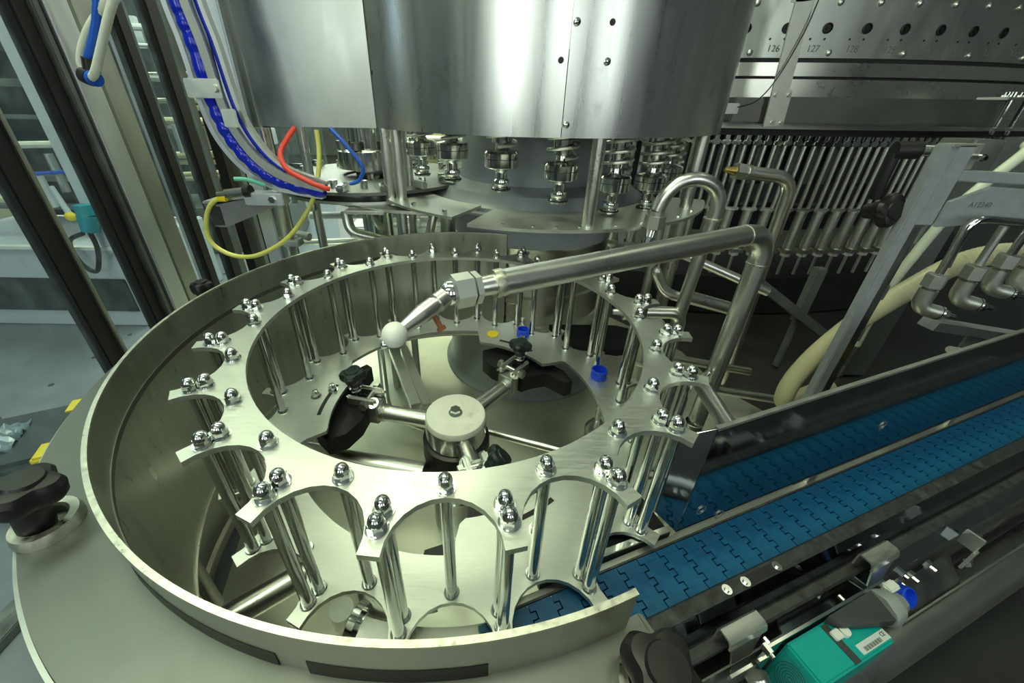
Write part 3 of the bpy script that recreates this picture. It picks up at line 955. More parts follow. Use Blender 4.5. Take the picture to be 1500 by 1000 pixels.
# ================================================================== SPRAY AND RINSE PIPES
sp = thing('spray_pipe', 'thick brushed steel spray pipe reaching over the star wheel to a white ball nozzle', 'pipe', (0.436, -0.046, FLOOR))
OF = Vector((0.436, -0.046, FLOOR))
def rel(P, o):
    return [Vector(p) - o for p in P]
C0, C1 = Vector((.447, -.043, .178)), Vector((.070, -.212, .168))
PR = .0138
MB().tube(rel(fillet([(.434, -.048, FLOOR), C0, C1], .050, 12), OF), PR, 24).build('pipe', 'pipe', sp)
d = (C1 - C0).normalized()
for cw, dd in ((C0 + d * .050, d), (Vector((.4455, -.0434, .128)), Vector((0, 0, 1)))):
    MB().cyl(cw - OF, cw + dd * .003 - OF, PR + .0008, n=24).build('weld_bead', 'weld', sp)
q = C1
MB().tube(rel([q - d * .004, q, q + d * .006], OF), PR, 20, radii=lambda t: PR + .0012 - .001 * abs(t - .5)).build('weld_bead', 'weld', sp)
MB().cyl(q + d * .004 - OF, q + d * .026 - OF, .0108, .0098, 20).build('reducer', 'pipe', sp)
h0 = q + d * .022
MB().cyl(h0 - OF, h0 + d * .006 - OF, .0165, n=6).build('lock_nut', 'dull', sp, 20)
h1 = h0 + d * .008
MB().cyl(h0 + d * .005 - OF, h1 + d * .003 - OF, .0125, n=20).build('thread', 'dark_steel', sp)
MB().cyl(h1 - OF, h1 + d * .018 - OF, .0172, n=6).cyl(h1 + d * .018 - OF, h1 + d * .0205 - OF, .0150, .012, 20).build('union_nut', 'dull', sp, 20)
b0 = h1 + d * .021
MB().sphere(b0 - OF, .0125, 20, 12).build('swivel_ball', 'polish', sp)
tgt = Vector((-.021, -.284, .150))
dn = (tgt - b0).normalized()
MB().cyl(b0 + dn * .008 - OF, b0 + dn * .019 - OF, .0092, n=20).cyl(b0 + dn * .019 - OF, b0 + dn * .023 - OF, .0072, n=20).build('coupling', 'pipe', sp)
MB().cyl(b0 + dn * .023 - OF, b0 + dn * .038 - OF, .0088, .0088, 20).cyl(b0 + dn * .038 - OF, tgt - OF, .0088, .0045, 20).build('nozzle_body', 'pipe', sp)
MB().sphere(tgt - OF, .0112, 24, 16, (1.0, 1.08, 1.0)).build('ball_nozzle', 'white', sp)
MB().sphere(tgt + Vector((-.008, -.006, -.006)) - OF, .004, 10, 8).build('nozzle_tip', 'polish', sp)
rb = b0 + dn * .028
rdir = Vector((.02, -.01, -.034)).normalized()
MB().cyl(rb + rdir * .006 - OF, rb + rdir * .020 - OF, .0026, n=10).cyl(rb + rdir * .020 - OF, rb + rdir * .0235 - OF, .0042, n=8).build('rusty_bolt', 'rust', sp)
# clamp at the foot of the pipe
o = MB().ring([(PR, -.187), (PR, -.173), (PR + .003, -.173), (PR + .003, -.187)], 28).build('pipe_clamp', 'polish', sp)
o.location = (0, 0, -FLOOR)
MB().cyl(Vector((.40, -.085, -.06)) - OF, Vector((.372, -.215, -.035)) - OF, .012, n=16).build('side_stub', 'pipe', sp)
MB().cyl(Vector((.402, -.075, -.060)) - OF, Vector((.425, -.052, -.060)) - OF, .005, n=10).build('clamp_bolt', 'polish', sp)

def pipe_thing(name, label, path, r, mat='pipe', fil=.04, cat='pipe', n=18, group=None, extra=None):
    base = Vector(path[0])
    t = thing(name, label, cat, tuple(base), group=group)
    MB().tube(rel(fillet(path, fil, 10), base), r, n).build('tube', mat, t)
    return t, base
# candy cane
t, b = pipe_thing('rinse_pipe', 'candy-cane bent steel rinse pipe with hex fitting behind the long spray pipe', [(.512, .25, FLOOR), (.520, .25, -.2), (.5275, .25, 0), (.534, .25, .10), (.537, .25, .148), (.529, .25, .175), (.505, .25, .193), (.475, .25, .199), (.446, .25, .191), (.425, .25, .168), (.416, .25, .135)], .0138, fil=.02)
MB().cyl(Vector((.416, .25, .135)) - b, Vector((.416, .25, .125)) - b, .015, n=16).build('fitting_ring', 'dull', t)
MB().cyl(Vector((.416, .25, .125)) - b, Vector((.416, .25, .100)) - b, .0205, n=6).build('hex_nut', 'dull', t, 20)
MB().cyl(Vector((.416, .25, .100)) - b, Vector((.410, .242, .080)) - b, .011, .011, 12).cyl(Vector((.410, .242, .080)) - b, Vector((.402, .232, .062)) - b, .009, .005, 6).build('nozzle', 'polish', t)
MB().cyl(Vector((.533, .25, .118)) - b, Vector((.533, .25, .122)) - b, .0175, n=18).build('weld_bead', 'weld', t)
MB().tube(rel(fillet([(.527, .25, -.165), (.527, .25, -.10), (.40, .25, -.10)], .05, 8), b), .015, 14).build('branch', 'pipe', t)
MB().cyl(Vector((.405, .25, -.10)) - b, Vector((.388, .25, -.10)) - b, .019, n=6).cyl(Vector((.388, .25, -.10)) - b, Vector((.365, .25, -.10)) - b, .010, .007, 10).build('hex_nut', 'dull', t, 20)
MB().tube(rel(fillet([(.53, .26, -.062), (.66, .27, -.10)], .03), b), .0155, 14).build('branch', 'pipe', t)
MB().tube(rel(fillet([(.60, .28, -.088), (.50, .30, -.075), (.468, .30, -.02)], .05), b), .0125, 14).build('branch', 'pipe', t)
MB().sphere(Vector((.468, .30, -.018)) - b, .0125, 12, 8).build('end_plug', 'dull', t)
t.location += Vector((-.013, -.022, .004))
# L pipe
t, b = pipe_thing('nozzle_pipe', 'bent steel pipe with small brass nozzle in front of the lift rods', [(.885, .5, FLOOR), (.858, .5, .165), (.715, .5, .180)], .0165, fil=.05)
MB().cyl(Vector((.735, .5, .178)) - b, Vector((.729, .5, .179)) - b, .0215, n=6).cyl(Vector((.722, .5, .179)) - b, Vector((.700, .5, .181)) - b, .0215, n=6).build('hex_nut', 'dull', t, 20)
MB().cyl(Vector((.700, .5, .181)) - b, Vector((.672, .5, .184)) - b, .012, .005, 12).build('brass_tip', 'brass', t)
pipe_thing('floor_pipe', 'slim bent steel pipe lying beside the guard sheet foot', [(.66, .33, -.36), (.74, .35, -.42), (1.05, .33, -.46)], .013, fil=.04)
pipe_thing('floor_pipe', 'straight steel pipe crossing behind the spray pipe foot', [(.50, .33, -.28), (.84, .36, -.36)], .012)
pipe_thing('floor_pipe', 'sloping steel pipe between rinse pipe and spray pipe', [(.58, .42, -.02), (.80, .36, -.10)], .012)
pipe_thing('stub_pipe', 'short upright steel stub tube between the two bent pipes', [(.56, .42, -.2), (.553, .42, .085)], .0155)

# ------------------------------------------------------------------ pipes in the tray under the star wheel
pipe_thing('tray_pipe', 'thick brushed pipe running below the star wheel to the hub', [(-.43, .015, -.315), (-.06, -.055, -.315)], .0225)
pipe_thing('tray_pipe', 'slim pipe running below the star wheel away from the hub', [(.05, .105, -.355), (.46, -.03, -.355)], .0095)
pipe_thing('tray_pipe', 'brushed pipe sloping under the star wheel beside the curved wall', [(-.40, -.285, -.42), (-.14, -.10, -.42)], .021)
pipe_thing('tray_pipe', 'elbow pipe curling under the star wheel beside the round flange', [(-.17, -.15, -.44), (-.13, -.245, -.43), (-.02, -.225, -.42)], .017, fil=.05)
t = thing('flanged_union', 'round flanged pipe union below the star wheel front pocket', 'pipe fitting', (-.175, -.245, FLOOR))
MB().cyl((0, 0, 0), (0, 0, .11), .019, n=20).build('tube', 'pipe', t)
MB().cyl((.022, -.010, .085), (.034, -.014, .085), .036, n=28).cyl((.034, -.014, .085), (.040, -.016, .085), .025, n=24).build('flange', 'polish', t)
t = thing('box_channel', 'pair of slim steel channels slanting under the star wheel rear', 'channel', (-.23, .44, -.40))
for k in (0, 1):
    a, bb = Vector((-.012 + k * .036, .02, .03)), Vector((.105 + k * .030, -.235, .02))
    x, y, dd = basis(bb - a)
    rot = Matrix((x, y, dd)).transposed()
    MB().box((a + bb) / 2, (.024, .030, (bb - a).length), bev=.002, rot=rot).build('channel', 'pipe', t)
MB().cyl((-.012, .02, -.12), (-.012, .02, .01), .012, n=12).build('leg', 'dull', t)
pipe_thing('drain_tube', 'thin bent tube with small fitting beside the slim steel channels', [(-.262, .40, -.335), (-.225, .28, -.37), (-.20, .20, -.40), (-.09, .17, -.42)], .010, fil=.05)
t = thing('drain_column', 'short stainless cylinder with cone top standing on the tray floor', 'drain', (.352, .185, FLOOR))
MB().lathe([(.034, 0), (.034, .006), (.027, .010), (.027, .085), (.0285, .088), (.0285, .098), (.010, .128), (.0075, .13), (.0075, .20)], 32).build('body', 'pipe', t)
t = thing('disc_spindle', 'stacked disc spindle standing beside the star wheel pillars', 'spindle', (.455, .245, FLOOR))
MB().lathe([(.016, 0), (.016, .24), (.030, .245), (.030, .275), (.020, .28), (.020, .31), (.040, .315), (.040, .345), (.024, .35), (.024, .378), (.033, .382), (.033, .391), (0, .391)], 32).build('discs', 'pipe', t)
t = thing('black_guide', 'flat black plastic guide plate behind the star wheel pillars', 'guide', (.40, .30, -.25))
MB().prism([(-.16, .10), (-.10, -.01), (0, -.03), (.13, .0), (.14, .05), (.03, .10)], 0, .018).build('plate', 'black', t)
MB().cyl((.09, .03, FLOOR + .25), (.09, .03, 0), .01, n=12).build('leg', 'dull', t)

# ================================================================== FILLING CAROUSEL
FX, FY, FR = 1.26, 3.30, 2.37
fil = thing('filling_carousel', 'huge stainless filling carousel with numbered valve panels and hanging lift rods', 'filling machine', (FX, FY, 0))
def farc(name, r0, r1, z0, z1, a0, a1, mat, n=30, parent=fil):
    return MB().ring([(r0, z0), (r0, z1), (r1, z1), (r1, z0)], n, (0, 0, 0), R(a0), R(a1)).build(name, mat, parent)
def fdeg(x, y):
    return math.degrees(math.atan2(y - FY, x - FX))
VP = math.degrees(.1203 / FR)          # valve pitch
V0 = fdeg(.874, .953)                  # valve 125
# numbered panels (two valves each panel break as in the photo)
seams = [V0 - 6.5 * VP, V0 + 5.42 * VP, V0 + 12.4 * VP, V0 + 20 * VP]
for a, b in zip(seams[:-1], seams[1:]):
    farc('valve_panel', FR - .006, FR, .470, 1.1, a + .02, b - .02, 'cover')
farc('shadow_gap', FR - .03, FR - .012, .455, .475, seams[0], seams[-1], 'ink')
farc('ring_band', FR - .02, FR - .008, .420, .458, seams[0], seams[-1], 'pipe', 60)
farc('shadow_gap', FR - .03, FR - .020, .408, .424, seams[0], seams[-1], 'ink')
farc('lower_band', FR - .03, FR - .018, .300, .412, seams[0], seams[-1], 'pipe', 60)
farc('bottom_lip', FR - .03, FR - .004, .262, .300, seams[0], seams[-1], 'dull', 60)
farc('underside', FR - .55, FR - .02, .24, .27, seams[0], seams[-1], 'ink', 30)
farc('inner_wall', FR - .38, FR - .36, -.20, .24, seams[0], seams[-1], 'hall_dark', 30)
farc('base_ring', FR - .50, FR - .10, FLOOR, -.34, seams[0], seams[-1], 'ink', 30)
riv_me = MB().lathe([(.0095, 0), (.008, .004), (.004, .006), (0, .0065)], 14).mesh('rivet', 'pipe')
bolt_me = MB().lathe([(.0145, 0), (.0145, .003), (.011, .004), (.010, .001), (.005, .001), (.005, .004), (0, .004)], 18).mesh('valve_bolt', 'black')
pin_me = MB().lathe([(.0034, 0), (.0034, .001), (0, .001)], 8).mesh('pin_hole', 'ink')
def onf(me, name, deg, z, r=FR + .0003):
    o = link(name, me, fil, pol(r, deg, z))
    o.rotation_euler = (0, pi / 2, R(deg))
    return o
for k in range(-1, 10):
    d0 = V0 + k * VP
    onf(bolt_me, 'valve_bolt', d0, .548)
    onf(riv_me, 'rivet', d0 + .1 * VP, .612)
    onf(pin_me, 'pin_hole', d0 + .02 * VP, .520)
    onf(pin_me, 'pin_hole', d0 - .34 * VP, .520)
    if k % 2 == 0:
        onf(riv_me, 'rivet', d0 + .25 * VP, .484)
    a = d0 - .18 * VP
    p = Vector(pol(FR + .0006, a, .494))
    er = Vector(pol(1, a, 0))
    et = Vector((-er.y, er.x, 0))
    mw = Matrix(((et.x, 0, er.x, p.x), (et.y, 0, er.y, p.y), (0, 1, 0, p.z), (0, 0, 0, 1)))
    text_mesh('valve_number', str(125 + k), .026, 'engrave', fil, mw, .0004)
# lift rods: pairs of slim rods above, a lifting cylinder with white pad below
HP = math.degrees(.0725 / FR)
rod_me = MB().cyl((0, 0, -.02), (0, 0, .24), .0078, n=10).build('x', 'plate')
rod_m = rod_me.data
bpy.data.objects.remove(rod_me)
cyl_m = MB().cyl((0, 0, -.185), (0, 0, -.035), .0185, n=16).cyl((0, 0, -.035), (0, 0, -.028), .021, n=16).mesh('lift_cylinder', 'plate')
foot_m = MB().box((0, 0, -.193), (.046, .05, .016), bev=.002).mesh('lift_foot', 'dull')
pad_m = MB().cyl((0, 0, -.216), (0, 0, -.201), .0175, .0195, 16).mesh('white_pad', 'white')
thin_m = MB().cyl((0, 0, -.30), (0, 0, -.216), .006, n=8).mesh('guide_pin', 'dull')
grip_m = MB().box((0, 0, .215), (.030, .030, .018), bev=.003).box((0, -.012, .236), (.016, .012, .03), bev=.003).cyl((-.022, 0, .215), (.022, 0, .215), .007, n=10).mesh('gripper', 'polish')
mid_m = MB().box((0, 0, -.025), (.060, .018, .012), bev=.002).mesh('cross_link', 'dull')
back_m = MB().box((0, .05, .10), (.030, .012, .24)).mesh('back_plate', 'hall_grey')
plate_m = MB().box((0, .035, .030), (.054, .010, .07)).mesh('dark_shield', 'hall_dark')
RR = FR - .05
D1 = fdeg(1.02, .97)
for k in range(-6, 16):
    d0 = D1 + k * HP
    for s in (-.25, .25):
        o = link('lift_rod', rod_m, fil, pol(RR, d0 + s * HP, 0))
        o = link('gripper', grip_m, fil, pol(RR, d0 + s * HP, 0), (0, 0, R(d0 + 90)))
    link('lift_cylinder', cyl_m, fil, pol(RR, d0, 0))
    link('lift_foot', foot_m, fil, pol(RR, d0, 0), (0, 0, R(d0 + 90)))
    link('white_pad', pad_m, fil, pol(RR, d0, 0))
    link('guide_pin', thin_m, fil, pol(RR, d0, 0))
    link('cross_link', mid_m, fil, pol(RR, d0, 0), (0, 0, R(d0 + 90)))
    link('back_plate', back_m, fil, pol(RR, d0, 0), (0, 0, R(d0 + 90)))
    link('dark_shield', plate_m, fil, pol(RR, d0, 0), (0, 0, R(d0 + 90)))

# box beam and hanging strap in front of the carousel
t = thing('cross_beam', 'long square steel beam running in front of the filling carousel', 'beam', (1.35, .855, .28))
MB().box((-.03, 0, .040), (.76, .05, .076), rz=R(-.4), bev=.004).build('beam', 'deck', t)
MB().box((-.455, .01, .040), (.115, .05, .070), bev=.004).build('beam_end', 'deck', t)
for x in (.34, .39, .44):
    MB().cyl((x, -.01, .078), (x, -.01, .092), .011, n=6).cyl((x, -.01, .092), (x, -.01, .100), .006, n=10).build('beam_bolt', 'polish', t)
MB().box((.40, 0, .082), (.18, .09, .008), bev=.001).build('clamp_plate', 'dull', t)
MB().box((.40, 0, -.004), (.18, .09, .008), bev=.001).build('clamp_plate', 'dull', t)
for x in (.335, .385):
    MB().cyl((x, -.032, -.02), (x, -.032, .10), .006, n=10).build('tie_rod', 'polish', t)
t = thing('support_strap', 'wide flat steel strap hanging in front of the numbered panels', 'strap', (.975, .822, .28))
MB().box((-.025, 0, .21), (.052, .005, .24), rot=Matrix.Rotation(R(-4), 3, 'Y')).build('strap', 'plate', t)
MB().box((-.008, 0, .045), (.062, .006, .10), rot=Matrix.Rotation(R(-4), 3, 'Y')).build('strap_foot', 'plate', t)
MB().box((-.055, 0, .46), (.052, .005, .30), rot=Matrix.Rotation(R(-5), 3, 'Y')).build('strap', 'plate', t)
for x, z in ((-.028, .082), (.012, .082), (-.012, .005), (.018, .005)):
    MB().cyl((x, -.003, z), (x, -.008, z), .006, n=10).build('rivet', 'pipe', t)
t = thing('sensor_cable', 'thin black sagging cable in front of the carousel panels', 'cable', (.976, .812, .598))
MB().tube(rel([(.99, .812, .66), (.976, .812, .598), (.965, .812, .519), (.930, .812, .406), (.888, .812, .345), (.835, .812, .327)], Vector((.976, .812, .598))), .0018, 6, sub=6).build('cable', 'black', t)
MB().box((-.155, .01, -.275), (.045, .012, .030), bev=.002).build('terminal_tab', 'dull', t)

# green grey column and sloping strut behind the right frame
t = thing('machine_post', 'dark grey green square post behind the coated frame', 'post', (1.385, .60, FLOOR))
MB().box((0, 0, .39), (.10, .08, .78), bev=.004).build('post', 'hall_grey', t)
MB().box((-.040, -.043, .39), (.006, .004, .78)).build('edge_strip', 'dull', t)
t = thing('floor_brace', 'sloping grey steel brace under the filling carousel', 'brace', (1.05, .60, -.23))
a, bb = Vector((-.11, 0, .06)), Vector((.23, .0, -.16))
x, y, dd = basis(bb - a)
MB().box((a + bb) / 2, (.05, .03, (bb - a).length), bev=.002, rot=Matrix((x, y, dd)).transposed()).build('brace', 'hall_grey', t)
MB().box((.10, .02, .0), (.03, .03, .20), bev=.002).build('upright', 'hall_grey', t)
MB().cyl((.10, .02, -.29), (.10, .02, -.1), .012, n=12).build('leg', 'hall_grey', t)

# ================================================================== COATED FRAME ON THE RIGHT
t = thing('coated_frame', 'blue grey coated steel frame with stamped gusset plate and slotted post', 'frame', (.845, .15, FLOOR))
zt = .277 - FLOOR
MB().box((-.011, 0, zt - .39), (.022, .020, .78), bev=.002).build('post', 'blue_grey', t)
MB().box((.012, .004, zt - .40), (.024, .010, .74)).build('inner_channel', 'dark_steel', t)
MB().box((.012, -.008, zt - .068), (.030, .010, .135), bev=.0015).build('face_plate', 'blue_grey', t)
MB().box((.010, .0, zt - .0015), (.046, .026, .004)).build('top_cap', 'plate', t)
MB().box((.044, .006, zt - .020), (.028, .004, .042), bev=.001).build('ear_plate', 'plate', t)
MB().cyl((.046, .004, zt - .020), (.046, -.014, zt - .020), .006, n=12).cyl((.046, -.014, zt - .020), (.046, -.018, zt - .020), .004, n=10).build('ear_bolt', 'polish', t)
MB().box((.150, -.002, zt - .054), (.25, .020, .018), bev=.002, rot=Matrix.Rotation(R(2), 3, 'Y')).build('arm', 'blue_grey', t)
MB().add([(.028, -.020, zt - .092), (.085, -.020, zt - .066), (.28, -.020, zt - .075), (.28, -.020, zt - .112), (.028, -.020, zt - .137),
          (.028, -.013, zt - .092), (.085, -.013, zt - .066), (.28, -.013, zt - .075), (.28, -.013, zt - .112), (.028, -.013, zt - .137)],
         [(0, 1, 2, 3, 4), (9, 8, 7, 6, 5), (0, 5, 6, 1), (1, 6, 7, 2), (2, 7, 8, 3), (3, 8, 9, 4), (4, 9, 5, 0)]).build('gusset', 'blue_grey', t)
mw = Matrix(((.96, 0, 0, .082), (0, 0, -1, -.0205), (.0, 1, 0, zt - .096), (0, 0, 0, 1)))
text_mesh('stamped_number', 'A12340', .013, 'engrave', t, mw, .0003)
for z in (.32, .42, .52, .64):
    MB().box((.0245, .0, z), (.004, .010, .034), bev=.0019).build('slot', 'dull', t)
t = thing('clamp_lever', 'black plastic clamp lever with knob fixed behind the coated frame', 'lever', (.80, .19, .262))
MB().cyl((-.012, 0, 0), (.022, -.01, .002), .0150, n=20).build('lever_hub', 'black', t)
MB().cyl((.022, -.01, .002), (.040, -.015, .002), .010, n=14).build('pin', 'polish', t)
MB().tube([(-.008, 0, -.005), (-.008, .0, -.05), (-.004, 0, -.085)], .010, 12).build('lever_arm', 'black', t)
star_knob('star_knob', t, (.012, -.01, -.105), .032, .024, (R(75), R(10), 0), 'black', 4, .03)

# hoses and elbow fittings on the right
def hose(name, label, path, r, mat, sub=6, cat='hose', n=14, parent=None, group=None):
    base = Vector(path[0])
    o = MB().tube(rel(path, base), r, n, sub=sub).build(name, mat)
    o.location = base
    return tag(o, label, cat, group)
t = thing('suction_hose', 'thick cream ribbed hose looping down behind the coated frame', 'hose', (.911, .20, -.339))
hp = [(1.30, .21, .055), (1.18, .20, .068), (1.112, .20, .068), (1.042, .20, .043), (.974, .20, -.017), (.903, .20, -.095), (.851, .20, -.181), (.823, .20, -.263), (.822, .20, -.322), (.857, .22, -.358), (.911, .24, -.349), (.98, .25, -.32)]
MB().tube(rel(hp, Vector((.911, .20, -.339))), .0205, 18, sub=8).build('hose_body', 'hose_cream', t)
sp_ = smooth_path(hp, 8)
for i in range(3, 34, 1):
    p, q = sp_[i], sp_[i + 1]
    o = MB().ring([(.0203, -.0006), (.0203, .0006), (.0209, .0006), (.0209, -.0006)], 18).build('hose_rib', 'hose_white', t)
    dq = (q - p).normalized()
    o.rotation_mode = 'QUATERNION'
    o.rotation_quaternion = Vector((0, 0, 1)).rotation_difference(dq)
    o.location = p - Vector((.911, .20, -.339))
MB().cyl(Vector((1.16, .20, .068)) - Vector((.911, .20, -.339)), Vector((1.23, .20, .062)) - Vector((.911, .20, -.339)), .026, n=20).build('hose_coupling', 'dull', t)
hose('air_hose', 'pale cream hose running diagonally behind the coated frame', [(1.75, .55, .33), (1.46, .52, .26), (1.419, .5, .233), (1.329, .5, .094), (1.286, .5, -.064), (1.268, .5, -.187), (1.27, .5, -.35)], .0125, 'hose_white')
def elbow(x, y, z, label, top, bend=None):
    t = thing('elbow_fitting', label, 'pipe fitting', (x, y, z), group='elbow fittings')
    MB().tube(fillet([(0, 0, .030), (0, 0, -.008), (.034, -.012, -.014)], .020, 8), .0135, 16).build('elbow', 'dull', t)
    MB().cyl((0, 0, .026), (0, 0, .036), .0105, n=14).build('thread', 'dark_steel', t)
    MB().cyl((0, 0, .036), (0, 0, .060), .0165, n=6).build('hex_nut', 'dull', t, 20)
    MB().cyl((.030, -.0106, -.0134), (.034, -.012, -.014), .0135, n=16).cyl((.034, -.012, -.014), (.043, -.0152, -.0156), .0100, n=6).cyl((.043, -.0152, -.0156), (.055, -.0194, -.0176), .0062, .0045, 12).build('nozzle', 'polish', t)
    MB().cyl((.0290, -.0103, -.0132), (.0300, -.0106, -.0134), .0142, n=16).build('seal_ring', 'black', t)
    P = [(0, 0, .062), (0, 0, top)] + ([Vector(q) for q in bend] if bend else [])
    MB().tube(fillet(P, .025, 8), .0062, 12).build('feed_tube', 'polish' if bend else 'dull', t)
    return t
elbow(.893, .100, .000, 'steel elbow nozzle fed by the tall arched tube beside the coated frame', .165, [(.16, 0, .155)])
elbow(.968, .110, .014, 'steel elbow nozzle fed by a straight embossed tube', .135)
elbow(1.042, .130, .030, 'steel elbow nozzle hanging under the thick cream hose', .12, [(.10, 0, .13)])
elbow(1.118, .150, .026, 'small steel elbow nozzle beside the hose coupling', .12)
hose('arched_tube', 'second arched steel tube behind the elbow nozzles', [(.985, .17, .05), (.975, .17, .16), (.99, .17, .175), (1.02, .17, .178), (1.20, .17, .165)], .0075, 'polish', cat='tube')
t = thing('rear_rail', 'grey rail with short light rod behind the guard sheet', 'rail', (1.05, .17, -.10))
MB().box((.10, 0, 0), (.34, .03, .02), rot=Matrix.Rotation(R(12), 3, 'Y') @ Matrix.Rotation(R(10), 3, 'Z')).build('rail', 'blue_grey', t)
MB().cyl((.02, -.03, -.03), (.09, -.02, -.045), .008, n=12).build('rod', 'white', t)
MB().cyl((.10, 0, FLOOR + .10), (.10, 0, -.005), .014, n=10).build('leg', 'hall_grey', t)
hose('yellow_rod', 'short yellow rod seen below the guard sheet', [(.93, .05, -.212), (.99, .068, -.212), (1.03, .08, -.212)], .006, 'yellow', cat='rod')

# ================================================================== GUARD ENCLOSURE ON THE LEFT
enc = thing('guard_enclosure', 'row of tall aluminium profile posts with dusty clear panels and black gaskets', 'guard enclosure', (-.80, .15, FLOOR))
EH = 1.75
def epost(y, w, mat, x=0.0, dx=.04, name='post'):
    return MB().box((x, y - .15, EH / 2), (dx, w, EH), bev=min(.003, w * .2)).build(name, mat, enc)
epost(.150, .036, 'rubber', 0, .030, 'black_post')
epost(.172, .008, 'profile', .004, .034, 'post_strip')
epost(.292, .030, 'rubber', .004, .030, 'gasket')
epost(.315, .016, 'dark_steel', .004, .050, 'gasket')
epost(.352, .052, 'profile_light', .004, .062, 'post')
epost(.408, .056, 'profile', .004, .062, 'post')
epost(.525, .032, 'rubber', 0, .030, 'gasket')
epost(.582, .020, 'profile_light', -.06, .030, 'post_strip')
epost(.634, .040, 'rubber', 0, .030, 'gasket')
epost(.700, .034, 'hall_grey', -.02, .030, 'post')
epost(.755, .040, 'rubber', 0, .030, 'gasket')
epost(.815, .030, 'hall_grey', 0, .030, 'post')
epost(.880, .045, 'rubber', 0, .030, 'gasket')
epost(.955, .070, 'profile', 0, .060, 'post')
epost(1.06, .030, 'rubber', 0, .030, 'gasket')
for y0, y1 in ((-.60, .132), (.176, .277), (.437, .508), (.542, .614), (.655, .683), (.99, 1.045), (1.075, 1.6)):
    MB().box((0, (y0 + y1) / 2 - .15, EH / 2), (.005, y1 - y0, EH - .04)).build('clear_panel', 'glass', enc)
MB().box((0, .35, .010), (.05, 2.2, .020), bev=.002).build('bottom_rail', 'dark_steel', enc)

# neighbouring machine seen through the panels
t = thing('neighbour_machine', 'white enamel machine base with dark window seen through the clear panels', 'machine', (-1.80, .83, FLOOR))
MB().box((0, .25, .17), (.88, .50, .34), bev=.006).build('plinth', 'hall_white', t)
MB().box((.30, -.003, .145), (.24, .008, .145), bev=.003).build('dark_window', 'hall_dark', t)
MB().box((-.08, -.003, .145), (.40, .008, .145), bev=.003).build('dark_window', 'hall_dark', t)
MB().box((0, -.004, .345), (.88, .02, .012)).build('top_lip', 'white', t)
MB().box((.425, .02, .90), (.065, .06, 1.15), bev=.004).build('white_post', 'hall_white', t)
MB().box((-.30, .02, .90), (.10, .06, 1.15), bev=.004).build('white_post', 'hall_white', t)
MB().box((.05, .45, .85), (.80, .02, 1.0)).build('back_panel', 'hall_dark', t)
for k in range(7):
    z = .45 + k * .11
    MB().box((.05, .20 + .03 * (k % 3), z), (.70 - .05 * (k % 2), .05, .014 + .01 * (k % 3)), bev=.002).build('shelf_rail', ['hall_grey', 'dull', 'hall_dark'][k % 3], t)
for k in range(9):
    x = -.28 + k * .08
    MB().cyl((x, .15, .40 + .06 * (k % 4)), (x, .15, .52 + .07 * (k % 4)), .014, n=10).build('actuator', ['dull', 'hall_grey', 'hall_white'][k % 3], t)
MB().cyl((.20, .10, .55), (.23, .09, .45), .010, n=10).build('pin', 'hall_white', t)
MB().sphere((.232, .088, .44), .018, 10, 8).build('yellow_tip', 'yellow', t)
MB().tube([(.40, .10, .70), (.10, .08, .69), (-.05, .08, .66), (-.10, .08, .71), (-.02, .08, .74), (.02, .08, .70), (-.06, .08, .66), (-.40, .08, .64)], .012, 8, sub=5).build('cream_tube', 'hose_white', t)
MB().tube([(.42, .06, .62), (.15, .05, .60), (-.40, .05, .61)], .007, 8, sub=5).build('blue_tube', 'hose_blue', t)
t = thing('teal_connector', 'teal round cable connector with dark looping cable on the white post', 'connector', (-1.375, .80, -.05))
MB().cyl((0, 0, .045), (0, 0, .008), .028, n=16).cyl((0, 0, .006), (-.01, -.01, -.050), .032, .024, 16).build('plug', 'hose_teal', t)
bpy.data.objects[t.children[0].name].data.materials[0] = paint('teal_plug', (0.01, .30, .38), .4)
MB().tube([(-.012, -.01, -.05), (-.015, -.01, -.12), (-.06, -.01, -.205), (-.105, -.01, -.17), (-.11, -.005, -.09), (-.05, 0, -.06)], .008, 8, sub=6).build('cable', 'black', t)

# trolley crate on the floor
t = thing('floor_crate', 'black crate with yellow corners and a clear plastic bag on the floor beyond the panels', 'crate', (-1.12, .10, FLOOR), R(25))
MB().box((0, 0, .055), (.34, .22, .11), bev=.012).build('crate_body', 'hall_dark', t)
for sx, sy in ((1, 1), (1, -1), (-1, 1), (-1, -1)):
    MB().box((sx * .135, sy * .085, .104), (.09, .06, .022), bev=.006).build('yellow_corner', 'yellow', t)
MB().box((.172, .0, .05), (.004, .10, .03)).build('yellow_stripe', 'yellow', t)
bag = MB()
n = 14
vs, fs = [], []
for i in range(n):
    for j in range(n):
        u, v = i / (n - 1) - .5, j / (n - 1) - .5
        vs.append((u * .17 - .05, v * .11, .112 + max(0, .03 * math.cos(u * pi) * math.cos(v * pi)) + .012 * math.sin(u * 31 + v * 9) * math.cos(v * 27)))
for i in range(n - 1):
    for j in range(n - 1):
        fs.append((i * n + j, (i + 1) * n + j, (i + 1) * n + j + 1, i * n + j + 1))
bag.add(vs, fs)
o = bag.build('plastic_bag', 'bag', t)
o.modifiers.new('thickness', 'SOLIDIFY').thickness = .002

